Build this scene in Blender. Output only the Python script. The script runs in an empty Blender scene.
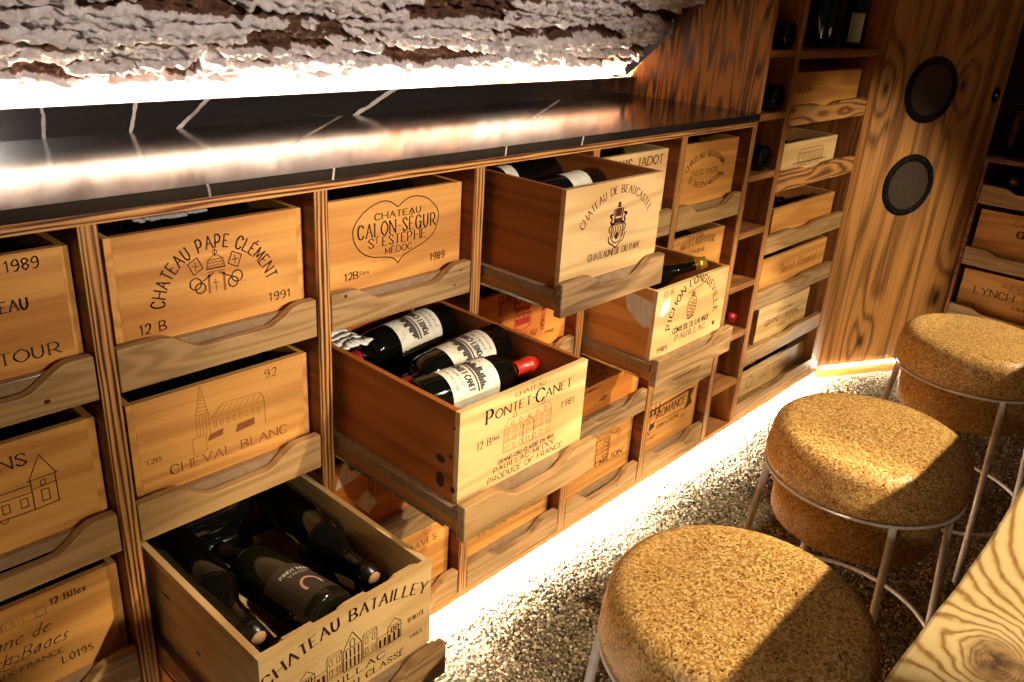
import bpy, bmesh, math, random
import numpy as np
from mathutils import Vector, Matrix, noise
R = math.radians
random.seed(7)
SC = bpy.context.scene
COL = SC.collection
sin, cos, PI = math.sin, math.cos, math.pi

# ------------------------------------------------------------------ scene layout (metres; X along the cabinet, Y into the wall, Z up)
P = 0.40                                   # column pitch
ROWZ = [0.826, 0.5416, 0.2572, -0.004]     # underside of the lip board of each row
LIP = 0.074
TPOST = 0.028
FLOOR = -0.055
TOPZ = 1.143

# ------------------------------------------------------------------ materials
def mat(name):
    m = bpy.data.materials.new(name); m.use_nodes = True
    nt = m.node_tree
    return m, nt, nt.nodes['Principled BSDF']
def N(nt, kind, **kw):
    n = nt.nodes.new(kind)
    for k, v in kw.items():
        if k.startswith('i_'):
            key = k[2:]
            n.inputs[int(key) if key.isdigit() else key.replace('_', ' ')].default_value = v
        else: setattr(n, k, v)
    return n
def math_(nt, op, a, b=None, c=None):
    n = N(nt, 'ShaderNodeMath', operation=op)
    for i, v in enumerate((a, b, c)):
        if v is None: continue
        if isinstance(v, (int, float)): n.inputs[i].default_value = v
        else: nt.links.new(v, n.inputs[i])
    return n.outputs[0]
def ramp(nt, fac, stops, interp='LINEAR'):
    n = N(nt, 'ShaderNodeValToRGB'); cr = n.color_ramp; cr.interpolation = interp
    while len(cr.elements) < len(stops): cr.elements.new(0.5)
    for e, (p, c) in zip(cr.elements, stops):
        e.position = p; e.color = (c[0], c[1], c[2], 1)
    nt.links.new(fac, n.inputs[0])
    return n.outputs[0]
def mix(nt, fac, a, b, mode='MIX'):
    n = N(nt, 'ShaderNodeMix', data_type='RGBA', blend_type=mode)
    if isinstance(fac, (int, float)): n.inputs[0].default_value = fac
    else: nt.links.new(fac, n.inputs[0])
    for i, v in ((6, a), (7, b)):
        if isinstance(v, tuple): n.inputs[i].default_value = (v[0], v[1], v[2], 1)
        else: nt.links.new(v, n.inputs[i])
    return n.outputs[2]
def S(r, g, b):                            # sRGB bytes -> linear
    f = lambda c: c / 12.92 if c <= 0.04045 else ((c + 0.055) / 1.055) ** 2.4
    return (f(r / 255), f(g / 255), f(b / 255))
def coords(nt, rand=True, scale=(1, 1, 1), rot=(0, 0, 0)):
    tc = N(nt, 'ShaderNodeTexCoord')
    v = tc.outputs['Object']
    if rand:
        oi = N(nt, 'ShaderNodeObjectInfo')
        m = N(nt, 'ShaderNodeVectorMath', operation='SCALE'); m.inputs[0].default_value = (37, 53, 71)
        nt.links.new(oi.outputs['Random'], m.inputs['Scale'])
        a = N(nt, 'ShaderNodeVectorMath', operation='ADD')
        nt.links.new(v, a.inputs[0]); nt.links.new(m.outputs[0], a.inputs[1]); v = a.outputs[0]
    mp = N(nt, 'ShaderNodeMapping'); mp.inputs['Scale'].default_value = scale; mp.inputs['Rotation'].default_value = rot
    nt.links.new(v, mp.inputs[0])
    return mp.outputs[0]
def noise_(nt, vec, scale, detail=3, rough=0.55, dist=0.0):
    n = N(nt, 'ShaderNodeTexNoise'); n.inputs['Scale'].default_value = scale; n.inputs['Detail'].default_value = detail
    n.inputs['Roughness'].default_value = rough; n.inputs['Distortion'].default_value = dist
    nt.links.new(vec, n.inputs['Vector'])
    return n.outputs['Fac']
def wood(name, light, dark, axis='X', comp=0.09, scale=9, K=9, lines=0.6, fibre=0.35, rough=0.5, bump=0.15, knots=0.0, tint=0.0, tint_col=None, sharp=1.0, kn_scale=2.2, spec=0.35, board=0.0, cross=None, kr=60.0):
    """Stretched noise whose contour lines are the growth rings; a second noise for fibres; optional knots and boards."""
    m, nt, bs = mat(name)
    sc = [1, 1, 1]; sc['XYZ'.index(axis)] = comp
    v = coords(nt, True, tuple(sc), (R(2), R(3), R(2)))
    n1 = noise_(nt, v, scale, 2, 0.45)
    ph = math_(nt, 'MULTIPLY', n1, K)
    kn = None
    if knots > 0:
        cr_ = cross or ('Z' if axis != 'Z' else 'X')
        sv = N(nt, 'ShaderNodeSeparateXYZ'); nt.links.new(coords(nt, True), sv.inputs[0])
        cb = N(nt, 'ShaderNodeCombineXYZ'); nt.links.new(sv.outputs['XYZ'.index(cr_)], cb.inputs[0])
        nt.links.new(math_(nt, 'MULTIPLY', sv.outputs['XYZ'.index(axis)], 0.45), cb.inputs[1])
        vk = cb.outputs[0]
        vo = N(nt, 'ShaderNodeTexVoronoi'); vo.voronoi_dimensions = '2D'; vo.inputs['Scale'].default_value = kn_scale; nt.links.new(vk, vo.inputs['Vector'])
        d = vo.outputs['Distance']
        e = math_(nt, 'POWER', 2.718, math_(nt, 'MULTIPLY', math_(nt, 'MULTIPLY', d, d), -kr))
        ph = math_(nt, 'ADD', ph, math_(nt, 'MULTIPLY', e, knots))
        kn = math_(nt, 'POWER', 2.718, math_(nt, 'MULTIPLY', math_(nt, 'MULTIPLY', d, d), -900.0))
    s = math_(nt, 'ADD', math_(nt, 'MULTIPLY', math_(nt, 'SINE', math_(nt, 'MULTIPLY', ph, 6.2832)), 0.5), 0.5)
    s = math_(nt, 'POWER', s, sharp)
    sf = [1, 1, 1]; sf['XYZ'.index(axis)] = 0.02
    vf = coords(nt, True, tuple(sf))
    n2 = noise_(nt, vf, 160, 2, 0.6)
    n3 = noise_(nt, v, scale * 0.35, 2)
    f = math_(nt, 'ADD', math_(nt, 'MULTIPLY', s, lines), math_(nt, 'MULTIPLY', math_(nt, 'SUBTRACT', n2, 0.5), fibre * 2))
    f = math_(nt, 'ADD', f, math_(nt, 'MULTIPLY', math_(nt, 'SUBTRACT', n3, 0.5), 0.9))
    c = ramp(nt, f, [(0.0, light), (1.0, dark)])
    if tint > 0:
        oi = N(nt, 'ShaderNodeObjectInfo')
        c = mix(nt, math_(nt, 'MULTIPLY', oi.outputs['Random'], tint), c, tint_col)
    if kn is not None:
        c = mix(nt, kn, c, (dark[0] * 0.25, dark[1] * 0.22, dark[2] * 0.2))
    if board > 0:                          # seams between vertical boards of a panel
        vb = coords(nt, False)
        sx = N(nt, 'ShaderNodeSeparateXYZ'); nt.links.new(vb, sx.inputs[0])
        fr = math_(nt, 'FRACT', math_(nt, 'DIVIDE', math_(nt, 'ADD', sx.outputs[0], 3.02), board))
        ln = math_(nt, 'LESS_THAN', fr, 0.016)
        c = mix(nt, math_(nt, 'MULTIPLY', ln, 0.75), c, (dark[0] * 0.2, dark[1] * 0.2, dark[2] * 0.2))
    nt.links.new(c, bs.inputs['Base Color'])
    bs.inputs['Roughness'].default_value = rough
    bs.inputs['Specular IOR Level'].default_value = spec
    b = N(nt, 'ShaderNodeBump'); b.inputs['Strength'].default_value = bump; b.inputs['Distance'].default_value = 0.002
    nt.links.new(math_(nt, 'ADD', n2, s), b.inputs['Height']); nt.links.new(b.outputs[0], bs.inputs['Normal'])
    return m
def plain(name, col, rough=0.5, metal=0.0, spec=0.5, coat=0.0):
    m, nt, bs = mat(name)
    v = coords(nt, True)
    n = noise_(nt, v, 60, 2)
    c = ramp(nt, n, [(0.3, tuple(x * 0.85 for x in col)), (0.7, tuple(min(1, x * 1.1) for x in col))])
    nt.links.new(c, bs.inputs['Base Color'])
    bs.inputs['Roughness'].default_value = rough; bs.inputs['Metallic'].default_value = metal
    bs.inputs['Specular IOR Level'].default_value = spec; bs.inputs['Coat Weight'].default_value = coat
    return m
def emit(name, col, power):
    m = bpy.data.materials.new(name); m.use_nodes = True
    nt = m.node_tree; nt.nodes.clear()
    e = N(nt, 'ShaderNodeEmission'); e.inputs[0].default_value = (*col, 1); e.inputs[1].default_value = power
    o = N(nt, 'ShaderNodeOutputMaterial'); nt.links.new(e.outputs[0], o.inputs[0])
    return m
def plywood(name, axis, col=1.0):
    """Layered edge of plywood: thin dark and light lines across the thickness AXIS."""
    m, nt, bs = mat(name)
    along = 2 if axis == 'X' else 0
    sc = [1, 1, 1]; sc[along] = 0.05
    v = coords(nt, False, tuple(sc))
    wob = noise_(nt, v, 40, 3, 0.6)
    v0 = coords(nt, False)
    sx = N(nt, 'ShaderNodeSeparateXYZ'); nt.links.new(v0, sx.inputs[0])
    t = sx.outputs['XYZ'.index(axis)]
    ph = math_(nt, 'ADD', math_(nt, 'MULTIPLY', t, 6.2832 / 0.0085), math_(nt, 'MULTIPLY', wob, 14.0))
    s = math_(nt, 'ADD', math_(nt, 'MULTIPLY', math_(nt, 'SINE', ph), 0.5), 0.5)
    sf = [1, 1, 1]; sf[along] = 0.02
    n2 = noise_(nt, coords(nt, False, tuple(sf)), 260, 2, 0.6)
    f = math_(nt, 'ADD', math_(nt, 'MULTIPLY', s, 0.75), math_(nt, 'MULTIPLY', math_(nt, 'SUBTRACT', n2, 0.45), 1.1))
    c = ramp(nt, f, [(0.05, tuple(x * col for x in S(222, 162, 90))), (0.5, tuple(x * col for x in S(180, 114, 54))), (0.8, S(58, 28, 12))])
    nt.links.new(c, bs.inputs['Base Color']); bs.inputs['Roughness'].default_value = 0.45
    return m

M = {}
for ax in 'XYZ':
    M['pale' + ax] = wood('pale_pine_' + ax, S(228, 190, 128), S(186, 134, 72), ax, K=7, lines=0.5, fibre=0.22, rough=0.5)
    M['gold' + ax] = wood('golden_pine_' + ax, S(228, 164, 84), S(160, 90, 34), ax, K=6, lines=0.45, fibre=0.25, rough=0.5)
    M['orange' + ax] = wood('orange_pine_' + ax, S(226, 142, 62), S(178, 92, 32), ax, K=5, lines=0.4, fibre=0.25, rough=0.5)
    M['brown' + ax] = wood('shaded_side_pine_' + ax, S(182, 104, 42), S(118, 58, 18), ax, K=6, lines=0.5, fibre=0.25, rough=0.5, knots=1.2, kn_scale=3.0)  # crate sides turned from the light, their shade put into a darker brown
M['lip'] = wood('weathered_board', S(172, 136, 92), S(72, 50, 30), 'X', comp=0.1, scale=14, K=9, lines=0.6, fibre=0.3, rough=0.5, tint=0.4, tint_col=S(206, 158, 92), bump=0.25, knots=0.8, kn_scale=3)
M['slab'] = plain('laminate_base', S(150, 122, 92), 0.22, 0, 0.5)
M['slab_side'] = wood('base_edge', S(196, 132, 66), S(140, 84, 38), 'Y', K=4)
M['ply_post'] = plywood('ply_post', 'X', 0.9)
M['ply_rail'] = plywood('ply_rail', 'Z', 1.0)
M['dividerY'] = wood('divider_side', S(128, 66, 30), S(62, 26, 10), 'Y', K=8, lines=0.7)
M['dark'] = plain('dark_interior', S(40, 24, 14), 0.7)
M['panel'] = wood('old_wood_panel', S(206, 144, 76), S(62, 28, 8), 'Z', comp=0.06, scale=7, K=6, lines=0.6, fibre=0.6, rough=0.5, knots=2.2, sharp=2.0, kn_scale=2.3, bump=0.25, board=0.155, kr=40)
M['gable'] = wood('dark_grain_panel', S(216, 148, 76), S(50, 22, 6), 'Z', comp=0.1, scale=13, K=11, lines=0.95, fibre=0.6, rough=0.6, spec=0.2, sharp=1.3, bump=0.25, cross='Y', knots=1.0, kn_scale=2.5)
M['shelf'] = wood('shelf_wood', S(186, 126, 68), S(104, 60, 28), 'X', K=7, lines=0.6, bump=0.2)
M['shelfZ'] = wood('shelf_wood_upright', S(186, 124, 64), S(100, 56, 24), 'Z', K=7, lines=0.55, bump=0.2)
M['shelfY'] = wood('shelf_wood_depth', S(150, 92, 46), S(70, 34, 14), 'Y', K=8, lines=0.7, bump=0.2)
M['shelfback'] = wood('shelf_back', S(120, 72, 36), S(44, 20, 8), 'Z', K=9, lines=0.9, scale=12)
M['figured'] = wood('figured_board', S(206, 146, 82), S(84, 40, 14), 'X', comp=0.16, scale=9, K=14, lines=0.85, fibre=0.15, sharp=1.5)
M['ink'] = plain('brown_ink', S(70, 30, 14), 0.7)
M['ink_faint'] = plain('faded_ink', S(150, 88, 38), 0.7)
M['ink_red'] = plain('red_ink', S(176, 40, 20), 0.7)
M['glass'] = plain('dark_bottle_glass', (0.0022, 0.0024, 0.0015), 0.06, 0, 0.6)
M['glass_green'] = plain('olive_bottle_glass', (0.010, 0.009, 0.004), 0.1, 0, 0.6)
M['paper'] = plain('label_paper', S(222, 212, 188), 0.6)
M['paper_dark'] = plain('dark_label', S(64, 56, 44), 0.5)
M['paper_white'] = plain('tissue', S(232, 226, 214), 0.7)
M['tissue_grey'] = plain('grey_tissue', S(150, 150, 146), 0.7)
M['label_ink'] = plain('label_ink', S(60, 54, 50), 0.7)
M['pink_ink'] = plain('pink_print', S(220, 170, 140), 0.5)
M['cap_red'] = plain('red_capsule', S(176, 40, 20), 0.35)
M['cap_dark'] = plain('dark_capsule', S(24, 18, 16), 0.3)
M['cap_wine'] = plain('wine_red_capsule', S(150, 16, 26), 0.3)
M['cap_gold'] = plain('gold_capsule', S(206, 160, 60), 0.3, 0.7)
M['cork_end'] = plain('cork_end', S(206, 158, 112), 0.7)
M['steel'] = plain('steel_runner', S(190, 184, 176), 0.25, 0.9)
M['rod'] = plain('powder_coated_rod', S(250, 238, 224), 0.4)
M['black'] = plain('black_frame', S(10, 9, 8), 0.65, 0, 0.15)
M['grille'] = plain('speaker_mesh', S(66, 50, 34), 0.85)
M['trim'] = wood('base_trim', S(206, 140, 70), S(150, 90, 40), 'X', K=4)
M['led'] = emit('led_light', (1.0, 0.84, 0.62), 1.0)

def stone_material():
    m, nt, bs = mat('whitewashed_stone')
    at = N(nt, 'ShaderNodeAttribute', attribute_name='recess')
    v = coords(nt, False)
    n = noise_(nt, v, 9, 4, 0.65); n2 = noise_(nt, v, 60, 4, 0.7)
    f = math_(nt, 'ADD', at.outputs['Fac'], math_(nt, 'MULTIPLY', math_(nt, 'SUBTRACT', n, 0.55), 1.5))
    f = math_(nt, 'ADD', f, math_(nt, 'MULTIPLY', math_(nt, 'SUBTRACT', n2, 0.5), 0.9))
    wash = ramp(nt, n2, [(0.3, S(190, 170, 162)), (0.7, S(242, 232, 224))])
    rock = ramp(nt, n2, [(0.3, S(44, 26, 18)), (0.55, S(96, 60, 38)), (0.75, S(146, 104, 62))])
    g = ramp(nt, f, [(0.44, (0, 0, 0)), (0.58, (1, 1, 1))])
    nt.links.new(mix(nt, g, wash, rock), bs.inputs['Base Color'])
    bs.inputs['Roughness'].default_value = 0.85
    b = N(nt, 'ShaderNodeBump'); b.inputs['Strength'].default_value = 0.7; b.inputs['Distance'].default_value = 0.006
    nt.links.new(noise_(nt, v, 110, 5, 0.7), b.inputs['Height']); nt.links.new(b.outputs[0], bs.inputs['Normal'])
    return m
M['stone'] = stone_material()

def marble(name, veins):
    """Black polished stone; each vein is a thin wandering sheet n.p = d with half-width w."""
    m, nt, bs = mat(name)
    v = coords(nt, False)
    wob = math_(nt, 'MULTIPLY', math_(nt, 'SUBTRACT', noise_(nt, v, 30, 4, 0.7), 0.5), 0.014)
    sy = N(nt, 'ShaderNodeSeparateXYZ'); nt.links.new(v, sy.inputs[0])
    tot = None
    for (nx, ny, nz, d, w, y0, y1) in veins:
        dp = N(nt, 'ShaderNodeVectorMath', operation='DOT_PRODUCT'); nt.links.new(v, dp.inputs[0]); dp.inputs[1].default_value = (nx, ny, nz)
        q = math_(nt, 'ABSOLUTE', math_(nt, 'SUBTRACT', math_(nt, 'ADD', dp.outputs['Value'], wob), d))
        k = math_(nt, 'LESS_THAN', q, w)
        k = math_(nt, 'MULTIPLY', k, math_(nt, 'MULTIPLY', math_(nt, 'GREATER_THAN', sy.outputs[1], y0), math_(nt, 'LESS_THAN', sy.outputs[1], y1)))
        tot = k if tot is None else math_(nt, 'MAXIMUM', tot, k)
    fade = ramp(nt, noise_(nt, v, 12, 2), [(0.3, (0.35,) * 3), (0.6, (1,) * 3)])
    c = mix(nt, math_(nt, 'MULTIPLY', tot, fade), (0.02, 0.016, 0.014), S(222, 206, 190))
    nt.links.new(c, bs.inputs['Base Color']); bs.inputs['Roughness'].default_value = 0.14
    bs.inputs['Specular IOR Level'].default_value = 0.5; bs.inputs['IOR'].default_value = 1.85
    return m
def vein(p, q, w):                          # sheet through two points, taken as vertical to the face they lie on
    dx, dy = q[0] - p[0], q[1] - p[1]; L = math.hypot(dx, dy); nx, ny = -dy / L, dx / L
    return nx, ny, nx * p[0] + ny * p[1], w
TV = []
for p, q, w in [((0.732, 0.428), (0.522, 0.252), 0.004), ((1.507, 0.41), (1.173, 0.211), 0.004)]:
    nx, ny, d, w = vein(p, q, w); TV.append((nx, ny, 0, d, w, 0.2, 1))
for x in (0.165, 0.40, 0.84, 1.10): TV.append((1, 0, -0.2 if x > 0.3 else 0.1, x - (0.2 if x > 0.3 else -0.1) * 1.135, 0.0022, -1, 0.0))
M['marble_top'] = marble('black_marble_top', TV)
UV_ = []
for p, q, w in [((0.106, 1.191), (0.103, 1.142), 0.003), ((0.277, 1.194), (0.265, 1.143), 0.004), ((0.425, 1.193), (0.361, 1.142), 0.004), ((0.913, 1.188), (0.814, 1.143), 0.005)]:
    nx, nz, d, w = vein(p, q, w); UV_.append((nx, 0, nz, d, w, -1, 1))
M['marble_up'] = marble('black_marble_upstand', UV_)

def cork_material():
    m, nt, bs = mat('cork')
    v = coords(nt, True)
    dist = N(nt, 'ShaderNodeVectorMath', operation='ADD')
    nz = N(nt, 'ShaderNodeTexNoise'); nz.inputs['Scale'].default_value = 90; nt.links.new(v, nz.inputs['Vector'])
    sc = N(nt, 'ShaderNodeVectorMath', operation='SCALE'); sc.inputs['Scale'].default_value = 0.008; nt.links.new(nz.outputs['Color'], sc.inputs[0])
    nt.links.new(v, dist.inputs[0]); nt.links.new(sc.outputs[0], dist.inputs[1])
    vo = N(nt, 'ShaderNodeTexVoronoi'); vo.inputs['Scale'].default_value = 290; nt.links.new(dist.outputs[0], vo.inputs['Vector'])
    sx = N(nt, 'ShaderNodeSeparateColor'); nt.links.new(vo.outputs['Color'], sx.inputs[0])
    n = noise_(nt, v, 240, 3, 0.7); n2 = noise_(nt, v, 45, 3, 0.6)
    f = math_(nt, 'ADD', math_(nt, 'MULTIPLY', sx.outputs[0], 0.75), math_(nt, 'MULTIPLY', n, 0.3))
    f = math_(nt, 'ADD', f, math_(nt, 'MULTIPLY', math_(nt, 'SUBTRACT', n2, 0.5), 0.35))
    c = ramp(nt, f, [(0.1, S(74, 38, 14)), (0.22, S(158, 108, 48)), (0.55, S(198, 150, 78)), (0.9, S(232, 194, 126))])
    nt.links.new(c, bs.inputs['Base Color']); bs.inputs['Roughness'].default_value = 0.42
    bs.inputs['Specular IOR Level'].default_value = 0.4
    b = N(nt, 'ShaderNodeBump'); b.inputs['Strength'].default_value = 0.12; b.inputs['Distance'].default_value = 0.002
    nt.links.new(f, b.inputs['Height']); nt.links.new(b.outputs[0], bs.inputs['Normal'])
    return m
M['cork'] = cork_material()

def gravel_material():
    m, nt, bs = mat('gravel')
    at = N(nt, 'ShaderNodeAttribute', attribute_name='tone')
    v = coords(nt, False)
    n = noise_(nt, v, 300, 2)
    f = math_(nt, 'ADD', at.outputs['Fac'], math_(nt, 'MULTIPLY', math_(nt, 'SUBTRACT', n, 0.5), 0.3))
    c = ramp(nt, f, [(0.0, S(40, 33, 22)), (0.3, S(104, 90, 64)), (0.65, S(150, 134, 102)), (1.0, S(206, 194, 162))])
    nt.links.new(c, bs.inputs['Base Color']); bs.inputs['Roughness'].default_value = 0.6
    return m
M['gravel'] = gravel_material()
def ground_material():
    m, nt, bs = mat('ground')
    v = coords(nt, False)
    vo = N(nt, 'ShaderNodeTexVoronoi'); vo.inputs['Scale'].default_value = 110; nt.links.new(v, vo.inputs['Vector'])
    sx = N(nt, 'ShaderNodeSeparateColor'); nt.links.new(vo.outputs['Color'], sx.inputs[0])
    c = ramp(nt, sx.outputs[0], [(0, S(40, 34, 28)), (1, S(130, 114, 92))])
    nt.links.new(c, bs.inputs['Base Color']); bs.inputs['Roughness'].default_value = 0.8
    return m
M['ground'] = ground_material()

def table_material(kx, ky):
    """Pale softwood slab, strong rings that run along X and wrap round a knot."""
    m, nt, bs = mat('pale_live_edge_slab')
    v = coords(nt, False)
    vs = coords(nt, False, (0.22, 1, 1))
    n1 = noise_(nt, vs, 4.2, 2, 0.4)
    sub = N(nt, 'ShaderNodeVectorMath', operation='SUBTRACT'); nt.links.new(v, sub.inputs[0]); sub.inputs[1].default_value = (kx, ky, 0)
    ms = N(nt, 'ShaderNodeMapping'); ms.inputs['Scale'].default_value = (0.75, 1, 0); nt.links.new(sub.outputs[0], ms.inputs[0])
    ln = N(nt, 'ShaderNodeVectorMath', operation='LENGTH'); nt.links.new(ms.outputs[0], ln.inputs[0])
    d = math_(nt, 'ADD', ln.outputs['Value'], math_(nt, 'MULTIPLY', math_(nt, 'SUBTRACT', noise_(nt, v, 24, 2), 0.5), 0.02))
    bumpk = math_(nt, 'DIVIDE', 0.11, math_(nt, 'ADD', d, 0.05))
    sy = N(nt, 'ShaderNodeSeparateXYZ'); nt.links.new(v, sy.inputs[0])
    ph = math_(nt, 'ADD', math_(nt, 'MULTIPLY', n1, 7), math_(nt, 'MULTIPLY', bumpk, 11))
    ph = math_(nt, 'ADD', ph, math_(nt, 'MULTIPLY', sy.outputs[1], 68))
    s = math_(nt, 'ADD', math_(nt, 'MULTIPLY', math_(nt, 'SINE', math_(nt, 'MULTIPLY', ph, 6.2832)), 0.5), 0.5)
    s = math_(nt, 'POWER', s, 1.6)
    fib = noise_(nt, coords(nt, False, (0.05, 1, 1)), 150, 2)
    f = math_(nt, 'ADD', math_(nt, 'MULTIPLY', s, 0.8), math_(nt, 'MULTIPLY', math_(nt, 'SUBTRACT', fib, 0.5), 0.4))
    c = ramp(nt, f, [(0.0, S(190, 164, 112)), (0.45, S(178, 146, 92)), (0.8, S(132, 96, 48)), (1.0, S(116, 82, 40))])
    kn = ramp(nt, d, [(0.018, (1, 1, 1)), (0.036, (0, 0, 0))])
    kc = ramp(nt, noise_(nt, v, 60, 3), [(0.35, S(70, 48, 28)), (0.65, S(150, 112, 66))])
    c = mix(nt, kn, c, kc)
    nt.links.new(c, bs.inputs['Base Color']); bs.inputs['Roughness'].default_value = 0.42
    b = N(nt, 'ShaderNodeBump'); b.inputs['Strength'].default_value = 0.15; b.inputs['Distance'].default_value = 0.002
    nt.links.new(f, b.inputs['Height']); nt.links.new(b.outputs[0], bs.inputs['Normal'])
    return m

# ------------------------------------------------------------------ mesh helpers
class MB:
    def __init__(s): s.v = []; s.f = []; s.m = []; s.sm = []
    def quad(s, pts, mi=0, smooth=False):
        b = len(s.v); s.v += [tuple(p) for p in pts]; s.f.append(tuple(range(b, b + len(pts)))); s.m.append(mi); s.sm.append(smooth)
    def box(s, x0, x1, y0, y1, z0, z1, mi=0):
        b = len(s.v)
        s.v += [(x, y, z) for z in (z0, z1) for y in (y0, y1) for x in (x0, x1)]
        for f in ((0, 2, 3, 1), (4, 5, 7, 6), (0, 1, 5, 4), (2, 6, 7, 3), (0, 4, 6, 2), (1, 3, 7, 5)):
            s.f.append(tuple(b + i for i in f)); s.m.append(mi); s.sm.append(False)
        return s
    def prism(s, poly, a0, a1, axis='Y', mi=0):
        """poly: 2D points (counter-clockwise), extruded along AXIS from a0 to a1."""
        def put(p, a): return {'Y': (p[0], a, p[1]), 'X': (a, p[0], p[1]), 'Z': (p[0], p[1], a)}[axis]
        n = len(poly); b = len(s.v)
        s.v += [put(p, a0) for p in poly] + [put(p, a1) for p in poly]
        fs = [tuple(b + i for i in range(n)), tuple(b + n + i for i in reversed(range(n)))]
        fs += [(b + i, b + n + i, b + n + (i + 1) % n, b + (i + 1) % n) for i in range(n)]
        for f in fs: s.f.append(f); s.m.append(mi); s.sm.append(False)
        return s
    def lathe(s, prof, seg=32, mi=0, M4=None, caps=True):
        b = len(s.v); n = len(prof)
        for r, z in prof:
            for k in range(seg):
                p = Vector((r * cos(2 * PI * k / seg), r * sin(2 * PI * k / seg), z))
                s.v.append(tuple(M4 @ p if M4 else p))
        for i in range(n - 1):
            for k in range(seg):
                s.f.append((b + i * seg + k, b + i * seg + (k + 1) % seg, b + (i + 1) * seg + (k + 1) % seg, b + (i + 1) * seg + k)); s.m.append(mi); s.sm.append(True)
        if caps:
            s.f.append(tuple(b + k for k in reversed(range(seg)))); s.m.append(mi); s.sm.append(False)
            s.f.append(tuple(b + (n - 1) * seg + k for k in range(seg))); s.m.append(mi); s.sm.append(False)
        return s
    def tube(s, pts, r, seg=8, closed=False, mi=0):
        pts = [Vector(p) for p in pts]; n = len(pts); b = len(s.v)
        up = Vector((0.13, 0.29, 0.95))
        for i, p in enumerate(pts):
            t = (pts[(i + 1) % n] - pts[i - 1]) if closed else (pts[min(i + 1, n - 1)] - pts[max(i - 1, 0)])
            t.normalize(); a = t.cross(up)
            if a.length < 1e-3: a = t.cross(Vector((1, 0, 0)))
            a.normalize(); c = a.cross(t)
            for k in range(seg):
                q = p + (a * cos(2 * PI * k / seg) + c * sin(2 * PI * k / seg)) * r
                s.v.append(tuple(q))
        for i in range(n if closed else n - 1):
            j = (i + 1) % n
            for k in range(seg):
                s.f.append((b + i * seg + k, b + j * seg + k, b + j * seg + (k + 1) % seg, b + i * seg + (k + 1) % seg)); s.m.append(mi); s.sm.append(True)
        if not closed:
            s.f.append(tuple(b + k for k in range(seg))); s.m.append(mi); s.sm.append(False)
            s.f.append(tuple(b + (n - 1) * seg + k for k in reversed(range(seg)))); s.m.append(mi); s.sm.append(False)
        return s
    def build(s, name, mats, parent=None, bevel=0.0, loc=None, seg=2, fix=True):
        me = bpy.data.meshes.new(name)
        me.from_pydata(s.v, [], s.f)
        for m in (mats if isinstance(mats, (list, tuple)) else [mats]): me.materials.append(m)
        me.polygons.foreach_set('material_index', s.m)
        me.polygons.foreach_set('use_smooth', s.sm)
        if fix:
            bm = bmesh.new(); bm.from_mesh(me); bmesh.ops.recalc_face_normals(bm, faces=bm.faces); bm.to_mesh(me); bm.free()
        me.update()
        o = bpy.data.objects.new(name, me); COL.objects.link(o)
        if parent is not None: o.parent = parent
        if loc: o.location = loc
        if bevel > 0:
            b = o.modifiers.new('edge', 'BEVEL'); b.width = bevel; b.segments = seg; b.limit_method = 'ANGLE'; b.angle_limit = R(40)
        return o
def tag(o, label, cat, group=None, kind=None):
    o['label'] = label; o['category'] = cat
    if group: o['group'] = group
    if kind: o['kind'] = kind
    return o
def empty(name, loc, label, cat, group=None, rz=0.0):
    o = bpy.data.objects.new(name, None); o.empty_display_size = 0.05; COL.objects.link(o)
    o.location = loc; o.rotation_euler = (0, 0, rz)
    return tag(o, label, cat, group)
def structure(o): o['kind'] = 'structure'; return o

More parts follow.
